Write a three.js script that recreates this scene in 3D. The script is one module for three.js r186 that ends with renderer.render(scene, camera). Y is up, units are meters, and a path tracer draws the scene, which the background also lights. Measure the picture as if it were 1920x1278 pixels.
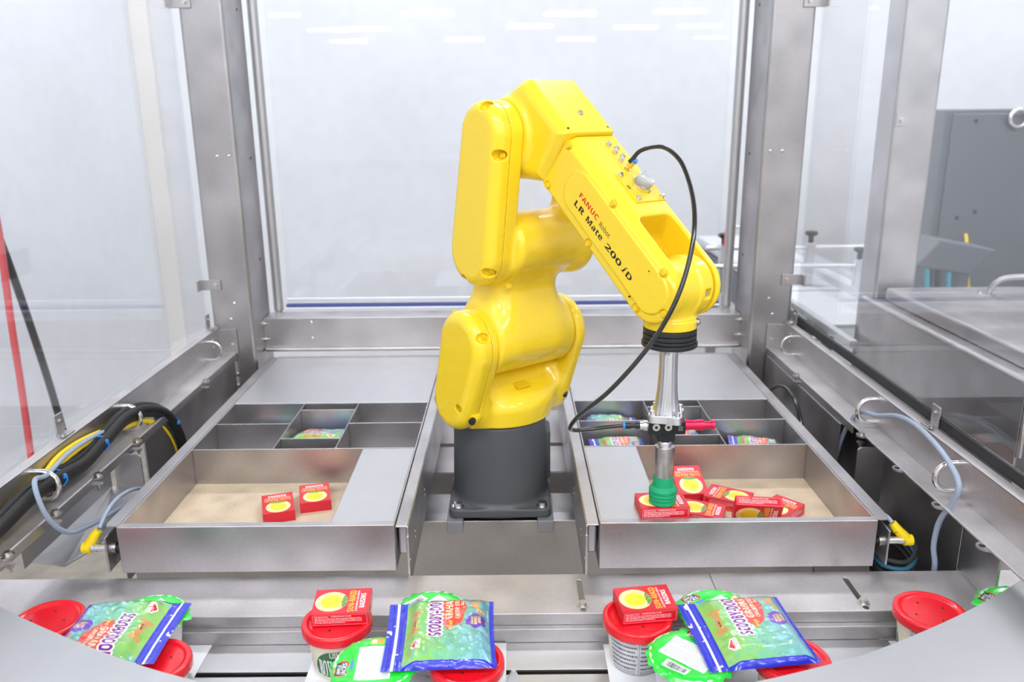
import * as THREE from 'three';
import { RoundedBoxGeometry } from 'three/addons/geometries/RoundedBoxGeometry.js';
import { mergeGeometries } from 'three/addons/utils/BufferGeometryUtils.js';
import { RectAreaLightUniformsLib } from 'three/addons/lights/RectAreaLightUniformsLib.js';
import { TextGeometry } from 'three/addons/geometries/TextGeometry.js';
import { FontLoader } from 'three/addons/loaders/FontLoader.js';

// ---------------------------------------------------------------- camera, light, exposure
const scene = new THREE.Scene();
const renderer = new THREE.WebGLRenderer({ antialias: true });
renderer.toneMapping = THREE.LinearToneMapping;
renderer.toneMappingExposure = 1.08;
renderer.shadowMap.enabled = true;
RectAreaLightUniformsLib.init();

const camera = new THREE.PerspectiveCamera(2 * Math.atan(639 / 1528) * 180 / Math.PI, 1920 / 1278, 0.05, 80);
camera.position.set(0.025, 1.6, 0);
camera.rotation.order = 'YXZ';
camera.rotation.set(-15.6 * Math.PI / 180, 0, -0.54 * Math.PI / 180);
camera.focus = 1.2;
camera.userData.fStop = 4.5;
scene.add(camera);

const ROOM = { xh: -8.5, zp: 2.6, x0: -1.97, x1: 5.2, y1: 4.4, z0: -4.6, z1: 26 };
const LAMP_POWER = 32;                      // ceiling strip luminaires (built below in ceilingLight)
const LAMPS = [
  [-1.1, -3.1], [0.9, -3.1], [3.2, -3.1], [-1.1, 0.9], [0.7, 1.0], [2.9, 0.9],
  [-3.6, 3.4], [-1.2, 3.2], [1.1, 3.3], [3.4, 3.2], [-5.0, 5.6], [-2.3, 5.4], [0.1, 5.5], [2.4, 5.4], [4.3, 5.6],
  [-6.2, 8.4], [-3.4, 8.2], [-0.6, 8.3], [1.8, 8.2], [4.0, 8.4], [-5.6, 13.0], [-2.9, 13.5], [-0.4, 13.3], [1.9, 13.5], [4.2, 13.4],
  [-6.6, 16.2], [-1.9, 16.4], [1.5, 16.8], [4.1, 16.5], [-3.9, 20.0], [0.6, 19.6], [3.6, 20.2], [-5.2, 23.8], [-1.4, 23.6], [2.2, 23.8],
];

// ---------------------------------------------------------------- small tools
let seed = 7;
const rnd = () => { seed = (seed * 1664525 + 1013904223) >>> 0; return seed / 4294967296; };
const V = (x, y, z) => new THREE.Vector3(x, y, z);
const DEG = Math.PI / 180;
const used = new Map();
function numbered(name) {
  const n = used.get(name) || 0; used.set(name, n + 1);
  return n ? `${name}_${String(n).padStart(3, '0')}` : name;
}
const origin = new Map();
function thing(name, label, category, pos = [0, 0, 0], group) {
  const g = new THREE.Group();
  g.name = numbered(name); g.position.set(...pos);
  g.userData = { label, category };
  if (group) g.userData.group = group;
  scene.add(g); origin.set(g, g.position.clone());
  return g;
}
// a part (geometry in world coordinates, or placed by pos / quat) under a thing or another part
function part(parent, name, geo, mat, o = {}) {
  const m = new THREE.Mesh(geo, mat);
  m.name = name; m.castShadow = m.receiveShadow = true;
  if (o.pos) m.position.set(...(o.pos.isVector3 ? o.pos.toArray() : o.pos));
  if (origin.has(parent)) m.position.sub(origin.get(parent));
  if (o.quat) m.quaternion.copy(o.quat);
  if (o.rot) m.rotation.set(...o.rot);
  if (o.label) m.userData.label = o.label;
  parent.add(m);
  return m;
}
function single(name, geo, mat, label, category, group) {
  const m = new THREE.Mesh(geo, mat);
  m.name = numbered(name); m.castShadow = m.receiveShadow = true;
  m.userData = { label, category };
  if (group) m.userData.group = group;
  scene.add(m);
  return m;
}
function struct(name, geo, mat) {
  const m = new THREE.Mesh(geo, mat);
  m.name = name; m.castShadow = m.receiveShadow = true; m.userData = { kind: 'structure' };
  scene.add(m);
  return m;
}
function copyOf(o, pos, ry, label, group) {
  const c = o.clone();
  c.name = numbered(o.name.replace(/_\d\d\d$/, '')); scene.add(c);
  c.userData = { ...o.userData };
  c.position.set(...pos); c.rotation.set(0, ry, 0);
  if (label) c.userData.label = label;
  if (group) c.userData.group = group;
  return c;
}
// uv in metres, by the way a face points
function metric(geo) {
  const g = geo.index ? geo.toNonIndexed() : geo;
  const p = g.attributes.position, uv = new Float32Array(p.count * 2);
  const a = V(), b = V(), c = V(), n = V();
  for (let i = 0; i < p.count; i += 3) {
    a.fromBufferAttribute(p, i); b.fromBufferAttribute(p, i + 1); c.fromBufferAttribute(p, i + 2);
    n.subVectors(b, a).cross(c.clone().sub(a));
    const ax = Math.abs(n.x), ay = Math.abs(n.y), az = Math.abs(n.z);
    [a, b, c].forEach((q, k) => {
      const [u, v] = ay >= ax && ay >= az ? [q.x, q.z] : ax >= az ? [q.z, q.y] : [q.x, q.y];
      uv[(i + k) * 2] = u; uv[(i + k) * 2 + 1] = v;
    });
  }
  g.setAttribute('uv', new THREE.BufferAttribute(uv, 2));
  return g;
}
function clean(g) { for (const k of Object.keys(g.attributes)) if (!['position', 'normal', 'uv'].includes(k)) g.deleteAttribute(k); return g; }
const merge = list => mergeGeometries(list.map(g => clean(g.index ? g.toNonIndexed() : g)));
// box from extents, softly rounded
function bx(x0, x1, y0, y1, z0, z1, r = 0.0012) {
  const w = Math.abs(x1 - x0), h = Math.abs(y1 - y0), d = Math.abs(z1 - z0);
  const rr = Math.min(r, w / 2.05, h / 2.05, d / 2.05);
  const g = rr > 0.0002 ? new RoundedBoxGeometry(w, h, d, rr > 0.003 ? 4 : 2, rr) : new THREE.BoxGeometry(w, h, d);
  g.translate((x0 + x1) / 2, (y0 + y1) / 2, (z0 + z1) / 2);
  return metric(g);
}
const Q = dir => new THREE.Quaternion().setFromUnitVectors(V(0, 1, 0), dir.clone().normalize());
function cyl(r0, r1, a, b, seg = 24) {       // cylinder / cone from point a to point b
  const d = b.clone().sub(a), g = new THREE.CylinderGeometry(r1, r0, d.length(), seg);
  g.applyQuaternion(Q(d)); g.translate(...a.clone().add(b).multiplyScalar(0.5).toArray());
  return g;
}
function tube(pts, r, seg = 80, rad = 10) {
  const c = new THREE.CatmullRomCurve3(pts.map(p => p.isVector3 ? p : V(...p)), false, 'centripetal');
  return new THREE.TubeGeometry(c, seg, r, rad, false);
}
const lathe = (pts, seg = 48) => new THREE.LatheGeometry(pts.map(p => new THREE.Vector2(...p)), seg);
// sheet cut from an outline in x / z (holes allowed), lying at height y
function sheet(outline, y, t, holes = [], bevel = 0.0006) {
  const s = new THREE.Shape(outline.map(([x, z]) => new THREE.Vector2(x, -z)));
  for (const h of holes) s.holes.push(new THREE.Path(h.map(([x, z]) => new THREE.Vector2(x, -z))));
  const g = new THREE.ExtrudeGeometry(s, { depth: t - 2 * bevel, bevelEnabled: true, bevelSize: bevel, bevelThickness: bevel, bevelSegments: 1, bevelOffset: -bevel, curveSegments: 16 });
  g.rotateX(-Math.PI / 2); g.translate(0, y - t + bevel, 0);
  return metric(g);
}
function extr(outline, depth, bevel = 0.001, holes = []) {   // outline in x / y, centred on z
  const s = new THREE.Shape(outline.map(p => new THREE.Vector2(...p)));
  for (const h of holes) s.holes.push(new THREE.Path(h.map(p => new THREE.Vector2(...p))));
  const g = new THREE.ExtrudeGeometry(s, { depth: depth - 2 * bevel, bevelEnabled: bevel > 0, bevelSize: bevel, bevelThickness: bevel, bevelSegments: 2, bevelOffset: -bevel, curveSegments: 16 });
  g.translate(0, 0, -depth / 2 + bevel);
  return g;
}
function slotPath(x, za, zb, r) {
  const o = [];
  for (let i = 0; i <= 8; i++) o.push([x - r * Math.cos(Math.PI * i / 8), zb + r * Math.sin(Math.PI * i / 8)]);
  for (let i = 0; i <= 8; i++) o.push([x + r * Math.cos(Math.PI * i / 8), za - r * Math.sin(Math.PI * i / 8)]);
  return o;
}
function capsuleOutline(w, h, r, n = 6) {     // rounded rectangle round the origin
  const o = [];
  for (const [cx, cy, a0] of [[w / 2 - r, h / 2 - r, 0], [-w / 2 + r, h / 2 - r, 90], [-w / 2 + r, -h / 2 + r, 180], [w / 2 - r, -h / 2 + r, 270]])
    for (let i = 0; i <= n; i++) { const a = (a0 + 90 * i / n) * DEG; o.push([cx + r * Math.cos(a), cy + r * Math.sin(a)]); }
  return o;
}

// ---------------------------------------------------------------- distance-field mesher (surface nets), for cast and moulded shapes
const smin = (a, b, k) => { const h = Math.max(k - Math.abs(a - b), 0) / k; return Math.min(a, b) - h * h * k * 0.25; };
const smax = (a, b, k) => -smin(-a, -b, k);
const ext = (d, z, z0, z1, r) => { const wx = d + r, wz = Math.abs(z - (z0 + z1) / 2) - (z1 - z0) / 2 + r; return Math.min(Math.max(wx, wz), 0) + Math.hypot(Math.max(wx, 0), Math.max(wz, 0)) - r; };
function unev(px, py, ax, ay, ra, bx_, by_, rb) {   // capsule between two circles of different size
  const dx = bx_ - ax, dy = by_ - ay, L = Math.hypot(dx, dy), ux = dx / L, uy = dy / L;
  const qx = Math.abs((px - ax) * -uy + (py - ay) * ux), qy = (px - ax) * ux + (py - ay) * uy;
  const b = (ra - rb) / L, a = Math.sqrt(1 - b * b), k = -b * qx + a * qy;
  if (k < 0) return Math.hypot(qx, qy) - ra;
  if (k > a * L) return Math.hypot(qx, qy - L) - rb;
  return qx * a + qy * b - ra;
}
function rbox2(x, y, x0, x1, y0, y1, r) {
  const qx = Math.abs(x - (x0 + x1) / 2) - (x1 - x0) / 2 + r, qy = Math.abs(y - (y0 + y1) / 2) - (y1 - y0) / 2 + r;
  return Math.min(Math.max(qx, qy), 0) + Math.hypot(Math.max(qx, 0), Math.max(qy, 0)) - r;
}
function convex2(px, py, hull) {
  let d = 1e9, inside = true;
  for (let i = 0; i < hull.length; i++) {
    const [ax, ay] = hull[i], [cx, cy] = hull[(i + 1) % hull.length];
    const ex = cx - ax, ey = cy - ay, wx = px - ax, wy = py - ay;
    const t = Math.max(0, Math.min(1, (wx * ex + wy * ey) / (ex * ex + ey * ey)));
    d = Math.min(d, Math.hypot(wx - ex * t, wy - ey * t));
    if (ex * wy - ey * wx < 0) inside = false;
  }
  return inside ? -d : d;
}
function hullOf(pts) {
  const p = pts.slice().sort((a, b) => a[0] - b[0] || a[1] - b[1]);
  const cr = (o, a, b) => (a[0] - o[0]) * (b[1] - o[1]) - (a[1] - o[1]) * (b[0] - o[0]);
  const half = q => { const h = []; for (const t of q) { while (h.length > 1 && cr(h[h.length - 2], h[h.length - 1], t) <= 0) h.pop(); h.push(t); } h.pop(); return h; };
  return [...half(p), ...half(p.reverse())];
}
function sdfGeo(f, lo, hi, cell, place) {
  const n = [0, 1, 2].map(i => Math.ceil((hi[i] - lo[i]) / cell) + 1), [nx, ny, nz] = n;
  const val = new Float32Array(nx * ny * nz), at = (i, j, k) => (k * ny + j) * nx + i, BL = 5;
  for (let K = 0; K < nz; K += BL) for (let J = 0; J < ny; J += BL) for (let I = 0; I < nx; I += BL) {
    const h = BL * cell / 2, c = f(lo[0] + I * cell + h, lo[1] + J * cell + h, lo[2] + K * cell + h);
    const far = Math.abs(c) > h * 1.9;
    for (let k = K; k < Math.min(K + BL, nz); k++) for (let j = J; j < Math.min(J + BL, ny); j++) for (let i = I; i < Math.min(I + BL, nx); i++)
      val[at(i, j, k)] = far ? c : f(lo[0] + i * cell, lo[1] + j * cell, lo[2] + k * cell);
  }
  const id = new Int32Array(nx * ny * nz).fill(-1), pos = [], idx = [];
  const E = [[0, 1], [2, 3], [4, 5], [6, 7], [0, 2], [1, 3], [4, 6], [5, 7], [0, 4], [1, 5], [2, 6], [3, 7]];
  for (let k = 0; k < nz - 1; k++) for (let j = 0; j < ny - 1; j++) for (let i = 0; i < nx - 1; i++) {
    const c = []; let m = 0;
    for (let q = 0; q < 8; q++) { c[q] = val[at(i + (q & 1), j + (q >> 1 & 1), k + (q >> 2))]; if (c[q] < 0) m++; }
    if (m === 0 || m === 8) continue;
    let x = 0, y = 0, z = 0, s = 0;
    for (const [a, b] of E) if ((c[a] < 0) !== (c[b] < 0)) {
      const t = c[a] / (c[a] - c[b]);
      x += (a & 1) + t * ((b & 1) - (a & 1)); y += (a >> 1 & 1) + t * ((b >> 1 & 1) - (a >> 1 & 1)); z += (a >> 2) + t * ((b >> 2) - (a >> 2)); s++;
    }
    id[at(i, j, k)] = pos.length / 3;
    pos.push(lo[0] + (i + x / s) * cell, lo[1] + (j + y / s) * cell, lo[2] + (k + z / s) * cell);
  }
  for (let k = 1; k < nz - 1; k++) for (let j = 1; j < ny - 1; j++) for (let i = 1; i < nx - 1; i++) {
    const v0 = val[at(i, j, k)] < 0;
    const quad = (a, b, c, d, flip) => { if (a < 0 || b < 0 || c < 0 || d < 0) return; flip ? idx.push(a, c, b, a, d, c) : idx.push(a, b, c, a, c, d); };
    if (v0 !== val[at(i + 1, j, k)] < 0) quad(id[at(i, j - 1, k - 1)], id[at(i, j, k - 1)], id[at(i, j, k)], id[at(i, j - 1, k)], !v0);
    if (v0 !== val[at(i, j + 1, k)] < 0) quad(id[at(i - 1, j, k - 1)], id[at(i - 1, j, k)], id[at(i, j, k)], id[at(i, j, k - 1)], !v0);
    if (v0 !== val[at(i, j, k + 1)] < 0) quad(id[at(i - 1, j - 1, k)], id[at(i, j - 1, k)], id[at(i, j, k)], id[at(i - 1, j, k)], !v0);
  }
  const P = new Float32Array(pos), N = new Float32Array(pos.length), e = cell * 0.35;
  for (let v = 0; v < P.length; v += 3) {
    let gx, gy, gz, L;
    for (let it = 0; it < 3; it++) {
      const x = P[v], y = P[v + 1], z = P[v + 2];
      gx = f(x + e, y, z) - f(x - e, y, z); gy = f(x, y + e, z) - f(x, y - e, z); gz = f(x, y, z + e) - f(x, y, z - e);
      L = Math.hypot(gx, gy, gz) || 1; gx /= L; gy /= L; gz /= L;
      if (it < 2) { const d = Math.max(-cell, Math.min(cell, f(x, y, z))) * 0.9; P[v] -= gx * d; P[v + 1] -= gy * d; P[v + 2] -= gz * d; }
    }
    N[v] = gx; N[v + 1] = gy; N[v + 2] = gz;
  }
  const g = new THREE.BufferGeometry();
  g.setAttribute('position', new THREE.BufferAttribute(P, 3));
  g.setAttribute('normal', new THREE.BufferAttribute(N, 3));
  const uv = new Float32Array(P.length / 3 * 2);
  for (let i = 0; i < uv.length / 2; i++) { uv[i * 2] = P[i * 3] + P[i * 3 + 2] * 0.7; uv[i * 2 + 1] = P[i * 3 + 1] + P[i * 3 + 2] * 0.3; }
  g.setAttribute('uv', new THREE.BufferAttribute(uv, 2));
  g.setIndex(idx);
  if (place) g.applyMatrix4(place);
  return g;
}

// ---------------------------------------------------------------- textures: grain, relief, print
function lattice(n, s0) { let s = s0; const a = new Float32Array(n * n); for (let i = 0; i < n * n; i++) { s = (s * 1664525 + 1013904223) >>> 0; a[i] = s / 4294967296; } return a; }
function tiled(nx, ny, s0) {           // periodic value noise on the unit square
  const N = Math.max(nx, ny), a = lattice(N, s0), sm = t => t * t * (3 - 2 * t);
  return (u, v) => {
    const x = u * nx, y = v * ny, i = Math.floor(x), j = Math.floor(y), fx = sm(x - i), fy = sm(y - j);
    const g = (p, q) => a[((q % ny) + ny) % ny * N + ((p % nx) + nx) % nx];
    return (g(i, j) * (1 - fx) + g(i + 1, j) * fx) * (1 - fy) + (g(i, j + 1) * (1 - fx) + g(i + 1, j + 1) * fx) * fy;
  };
}
function dataTex(size, fn, repeat, srgb = false) {
  const d = new Uint8Array(size * size * 4);
  for (let y = 0; y < size; y++) for (let x = 0; x < size; x++) {
    const c = fn(x / size, y / size), q = (y * size + x) * 4;
    d[q] = c[0] * 255; d[q + 1] = c[1] * 255; d[q + 2] = c[2] * 255; d[q + 3] = 255;
  }
  const t = new THREE.DataTexture(d, size, size);
  t.wrapS = t.wrapT = THREE.RepeatWrapping; t.magFilter = THREE.LinearFilter; t.minFilter = THREE.LinearMipmapLinearFilter; t.generateMipmaps = true;
  if (srgb) t.colorSpace = THREE.SRGBColorSpace;
  t.repeat.set(repeat, repeat); t.needsUpdate = true;
  return t;
}
const clamp01 = t => Math.max(0, Math.min(1, t));
const nA = tiled(6, 6, 11), nB = tiled(17, 17, 23), nC = tiled(64, 64, 37), nS = tiled(4, 256, 41), nT = tiled(3, 128, 43), nF = tiled(256, 256, 47);
const steelRough = dataTex(512, (u, v) => { const t = 0.8 + 0.14 * (nA(u, v) - 0.5) + 0.14 * (nB(u, v) - 0.5) + 0.06 * (nC(u, v) - 0.5) + 0.05 * (nS(u, v) - 0.5); return [t, clamp01(t), t]; }, 1.7);
const steelBump = dataTex(512, (u, v) => { const t = clamp01(0.5 + 0.7 * (nS(u, v) - 0.5) + 0.5 * (nT(u, v) - 0.5)); return [t, t, t]; }, 4);
const steelTone = dataTex(512, (u, v) => { const t = 0.85 + 0.2 * (nA(u, v) - 0.5) + 0.2 * (nB(u, v) - 0.5) + 0.06 * (nF(u, v) - 0.5); return [clamp01(t), clamp01(t * 0.985), clamp01(t * 0.985)]; }, 1.3);
const peel = dataTex(256, (u, v) => { const t = clamp01(0.5 + 0.6 * (nC(u, v) - 0.5) + 0.5 * (nF(u, v) - 0.5)); return [t, t, t]; }, 9);
const boardTone = dataTex(512, (u, v) => { const t = 0.9 + 0.12 * (nA(u, v) - 0.5) + 0.1 * (nB(u, v) - 0.5) + 0.06 * (nF(u, v) - 0.5); return [clamp01(t), clamp01(t * 0.985), clamp01(t * 0.955)]; }, 2.1, true);
const wallTone = dataTex(256, (u, v) => { const t = 0.965 + 0.035 * (nA(u, v) - 0.5) + 0.02 * (nC(u, v) - 0.5); return [t, t, t]; }, 0.31, true);

const std = o => new THREE.MeshStandardMaterial(o), phys = o => new THREE.MeshPhysicalMaterial(o);
const rgb = (r, g, b) => new THREE.Color().setRGB(r, g, b);
const steel = (c, rough, o = {}) => std({ color: rgb(c, c * 0.975, c * 0.99), metalness: 1, roughness: rough, roughnessMap: steelRough, bumpMap: steelBump, bumpScale: 0.000006, map: steelTone, ...o });
const M = {
  steel: steel(0.60, 0.52),
  steelPost: steel(0.56, 0.5),
  steelSmooth: steel(0.66, 0.42),
  steelTray: steel(0.60, 0.52),
  deckPlate: steel(0.72, 0.78),
  satin: std({ color: rgb(0.56, 0.555, 0.57), metalness: 1, roughness: 0.6, roughnessMap: steelRough, bumpMap: steelBump, bumpScale: 0.000006 }),
  chrome: std({ color: rgb(0.74, 0.73, 0.72), metalness: 1, roughness: 0.18 }),
  turned: std({ color: rgb(0.78, 0.78, 0.8), metalness: 1, roughness: 0.27 }),
  bolt: std({ color: rgb(0.6, 0.58, 0.55), metalness: 1, roughness: 0.3 }),
  brass: std({ color: rgb(0.72, 0.6, 0.3), metalness: 1, roughness: 0.25 }),
  yellow: phys({ color: rgb(0.95, 0.67, 0.012), roughness: 0.42, clearcoat: 0.7, clearcoatRoughness: 0.12, bumpMap: peel, bumpScale: 0.00012 }),
  yellowBolt: phys({ color: rgb(0.9, 0.6, 0.01), roughness: 0.4, clearcoat: 0.3, clearcoatRoughness: 0.25 }),
  greyPaint: phys({ color: rgb(0.075, 0.08, 0.09), roughness: 0.5, clearcoat: 0.2, clearcoatRoughness: 0.4, bumpMap: peel, bumpScale: 0.0001 }),
  blockGrey: std({ color: rgb(0.34, 0.34, 0.37), metalness: 0.6, roughness: 0.6 }),
  black: std({ color: rgb(0.012, 0.013, 0.015), roughness: 0.38 }),
  anodised: std({ color: rgb(0.012, 0.013, 0.016), roughness: 0.42, metalness: 0.3 }),
  ringBlack: std({ color: rgb(0.016, 0.018, 0.022), roughness: 0.5 }),
  rubber: std({ color: rgb(0.015, 0.015, 0.016), roughness: 0.6 }),
  hose: phys({ color: rgb(0.009, 0.009, 0.009), roughness: 0.2, clearcoat: 0.6, clearcoatRoughness: 0.15 }),
  green: std({ color: rgb(0.0, 0.33, 0.135), roughness: 0.6 }),
  redMetal: std({ color: rgb(0.82, 0.03, 0.1), metalness: 0.85, roughness: 0.3 }),
  red: phys({ color: rgb(0.82, 0.005, 0.018), roughness: 0.25, clearcoat: 0.5, clearcoatRoughness: 0.15 }),
  blue: std({ color: rgb(0.02, 0.24, 0.75), roughness: 0.4 }),
  blueStrip: std({ color: rgb(0.06, 0.08, 0.27), roughness: 0.5 }),
  yellowPlastic: std({ color: rgb(0.88, 0.62, 0.0), roughness: 0.45 }),
  greyCable: std({ color: rgb(0.33, 0.4, 0.52), roughness: 0.5 }),
  tealCable: std({ color: rgb(0.02, 0.12, 0.19), roughness: 0.45 }),
  redHose: std({ color: rgb(0.72, 0.09, 0.1), roughness: 0.4 }),
  cap: phys({ color: rgb(0.78, 0.81, 0.84), roughness: 0.22, transmission: 0.55, thickness: 0 }),
  white: std({ color: rgb(0.8, 0.8, 0.83), roughness: 0.6 }),
  cup: phys({ color: rgb(0.82, 0.82, 0.85), roughness: 0.35, transmission: 0.12, thickness: 0 }),
  card: std({ color: rgb(0.86, 0.86, 0.9), roughness: 0.75 }),
  board: std({ color: rgb(0.84, 0.70, 0.54), roughness: 0.75, map: boardTone }),
  wall: std({ color: rgb(0.82, 0.835, 0.875), roughness: 0.7, map: wallTone }),
  cream: std({ color: rgb(0.84, 0.82, 0.78), roughness: 0.7 }),
  floor: std({ color: rgb(0.36, 0.33, 0.30), roughness: 0.6, map: boardTone }),
  ceiling: std({ color: rgb(0.8, 0.8, 0.82), roughness: 0.9 }),
  glass: phys({ color: rgb(0.985, 0.987, 1.0), roughness: 0.02, transmission: 1, thickness: 0, ior: 1.49 }),
  flight: phys({ color: rgb(0.85, 0.85, 0.86), roughness: 0.3, transmission: 0.4, thickness: 0 }),
  cabinet: std({ color: rgb(0.13, 0.14, 0.16), roughness: 0.5 }),
  alum: std({ color: rgb(0.72, 0.73, 0.75), metalness: 0.9, roughness: 0.35 }),
  belt: std({ color: rgb(0.62, 0.63, 0.66), roughness: 0.5 }),
  lampBody: std({ color: rgb(0.8, 0.8, 0.8), roughness: 0.5 }),
  lampGlow: std({ color: rgb(0.9, 0.9, 0.9), emissive: rgb(0.97, 0.99, 1.0), emissiveIntensity: 7 }),
  led: std({ color: rgb(0.9, 0.3, 0.05), emissive: rgb(1, 0.35, 0.05), emissiveIntensity: 1.2 }),
  inkRed: std({ color: rgb(0.7, 0.015, 0.015), roughness: 0.5 }),
  inkBlack: std({ color: rgb(0.012, 0.012, 0.012), roughness: 0.5 }),
};

// ---------------------------------------------------------------- the hall
struct('floor', bx(ROOM.xh, ROOM.x1, -0.1, 0, ROOM.z0, ROOM.z1, 0), M.floor);
struct('ceiling', bx(ROOM.xh, ROOM.x1, ROOM.y1, ROOM.y1 + 0.1, ROOM.z0, ROOM.z1, 0), M.ceiling);
struct('wall_back', bx(ROOM.x0 - 0.1, ROOM.x1 + 0.1, 0, ROOM.y1, ROOM.z0 - 0.1, ROOM.z0, 0), M.wall);
struct('wall_front', bx(ROOM.xh - 0.1, ROOM.x1 + 0.1, 0, ROOM.y1, ROOM.z1, ROOM.z1 + 0.1, 0), M.wall);
struct('wall_left', bx(ROOM.x0 - 0.1, ROOM.x0, 0, ROOM.y1, ROOM.z0, ROOM.zp, 0), M.wall);
struct('wall_return', bx(ROOM.xh - 0.1, ROOM.x0 - 0.1, 0, ROOM.y1, ROOM.zp - 0.1, ROOM.zp, 0), M.wall);
struct('wall_hall', bx(ROOM.xh - 0.1, ROOM.xh, 0, ROOM.y1, ROOM.zp, ROOM.z1, 0), M.wall);
struct('wall_right', bx(ROOM.x1, ROOM.x1 + 0.1, 0, ROOM.y1, ROOM.z0, ROOM.z1, 0), M.wall);
struct('baseboard_left', bx(ROOM.x0, ROOM.x0 + 0.015, 0, 0.12, ROOM.z0, ROOM.zp, 0.003), M.white);
struct('baseboard_back', bx(ROOM.x0, ROOM.x1, 0, 0.12, ROOM.z0, ROOM.z0 + 0.015, 0.003), M.white);

function ceilingLight() {
  const t = thing('ceiling_light', 'white strip luminaire hanging in a row under the hall ceiling', 'ceiling light', [0, 0, 0], 'strip luminaires under the ceiling');
  part(t, 'housing', bx(-0.62, 0.62, 0.02, 0.09, -0.16, 0.16, 0.01), M.lampBody);
  part(t, 'diffuser', bx(-0.6, 0.6, 0.0, 0.02, -0.14, 0.14, 0.004), M.lampGlow);
  for (const x of [-0.5, 0.5]) part(t, 'hanger', cyl(0.006, 0.006, V(x, 0.09, 0), V(x, 0.5, 0), 8), M.lampBody);
  return t;
}
const lamp0 = ceilingLight();
LAMPS.forEach(([x, z], i) => {
  const y = ROOM.y1 - 0.5, o = i ? copyOf(lamp0, [x, y, z], 0) : lamp0;
  o.position.set(x, y, z);
  const l = new THREE.RectAreaLight(new THREE.Color().setRGB(0.955, 0.99, 1.01), LAMP_POWER, 1.2, 0.28);
  l.position.set(x, y - 0.006, z); l.rotation.x = -Math.PI / 2;
  scene.add(l);
});

// ---------------------------------------------------------------- the cell's frame
const boltGeo = (() => { const h = new THREE.CylinderGeometry(0.0062, 0.0066, 0.0055, 6); h.translate(0, 0.0035, 0); const w = new THREE.CylinderGeometry(0.0085, 0.0085, 0.0014, 20); w.translate(0, 0.0007, 0); return merge([h, w]); })();
const rivetGeo = (() => { const g = new THREE.SphereGeometry(0.0042, 12, 6, 0, Math.PI * 2, 0, Math.PI / 2); g.scale(1, 0.5, 1); return g; })();
const studGeo = (() => merge([boltGeo.clone(), cyl(0.003, 0.003, V(0, 0.005, 0), V(0, 0.014, 0), 10)]))();
const addBolt = (parent, p, dir, s = 1, mat = M.bolt, geo = boltGeo, name = 'bolt') => { const m = part(parent, name, geo, mat, { pos: V(...p), quat: Q(V(...dir)) }); m.scale.setScalar(s); return m; };

function post(side) {
  const s = side, L = s < 0;
  const t = thing('steel_post', L ? 'square stainless post rising beside the red and black hanging hoses' : 'square stainless post rising beside the conveyor with black knobs', 'post', [s * 0.663, 0, -2.025]);
  part(t, 'column', bx(s * 0.613, s * 0.713, 0, 2.75, -2.10, -1.95, 0.009), M.steelPost);
  for (const y of L ? [1.205, 1.845] : [1.205, 1.835]) {        // clips that hold the side pane
    const c = part(t, 'clip', merge([bx(s * 0.682, s * 0.733, y - 0.013, y + 0.013, -1.9495, -1.9455, 0.001), bx(s * 0.729, s * 0.733, y - 0.013, y + 0.013, -1.948, -1.925, 0.001)]), M.steel);
    addBolt(c, [s * 0.695 - t.position.x * 0, y, -1.9455], [0, 0, 1], 0.7);
  }
  for (const [x, y] of [[0.632, 1.51], [0.66, 1.51], [0.655, 1.158], [0.667, 1.118], [0.672, 1.058], [0.637, 1.885]]) addBolt(t, [s * x, y, -1.95], [0, 0, 1], 1, M.chrome, rivetGeo, 'rivet');
  for (const y of [1.84, 1.5, 1.25]) addBolt(t, [s * 0.613, y, -2.05], [-s, 0, 0], 0.8, M.rubber, rivetGeo, 'plug');
  for (const y of [1.055, 1.015, 0.975, 0.945]) addBolt(t, [s * 0.668, y, -1.95], [0, 0, 1], 1, M.bolt, studGeo, 'stud');
  for (const y of [1.085, 1.045]) addBolt(t, [s * 0.613, y, -2.03], [-s, 0, 0], 1, M.bolt, studGeo, 'stud');
  return t;
}
post(-1); post(1);
for (const s of [-1, 1]) {
  const t = thing('guide_rod', s < 0 ? 'thin round steel rod beside the post that stands by the hanging hoses' : 'thin round steel rod beside the post that stands by the knobbed conveyor', 'rod', [s * 0.596, 1.085, -2.118]);
  part(t, 'rod', cyl(0.0125, 0.0125, V(s * 0.596, 1.1, -2.118), V(s * 0.596, 2.75, -2.118), 24), M.satin);
  part(t, 'end_fitting', merge([cyl(0.009, 0.009, V(s * 0.596, 1.086, -2.118), V(s * 0.596, 1.101, -2.118), 16), cyl(0.015, 0.015, V(s * 0.596, 1.085, -2.118), V(s * 0.596, 1.092, -2.118), 16)]), M.brass);
}
{
  const t = thing('cross_beam', 'stainless cross beam joining the two posts behind the trays', 'beam', [0, 1.01, -2.03]);
  part(t, 'web', bx(-0.612, 0.612, 1.022, 1.099, -2.034, -2.03, 0.001), M.steel);
  part(t, 'top_flange', bx(-0.612, 0.612, 1.096, 1.1, -2.10, -2.031, 0.001), M.steel);
  part(t, 'lower_lip', bx(-0.612, 0.612, 1.014, 1.024, -2.034, -2.016, 0.004), M.steelSmooth);
  for (const [x, y] of [[-0.49, 1.088], [-0.49, 1.047], [0.49, 1.088], [0.49, 1.047]]) addBolt(t, [x, y, -2.03], [0, 0, 1], 1, M.chrome, rivetGeo, 'rivet');
}
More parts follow.
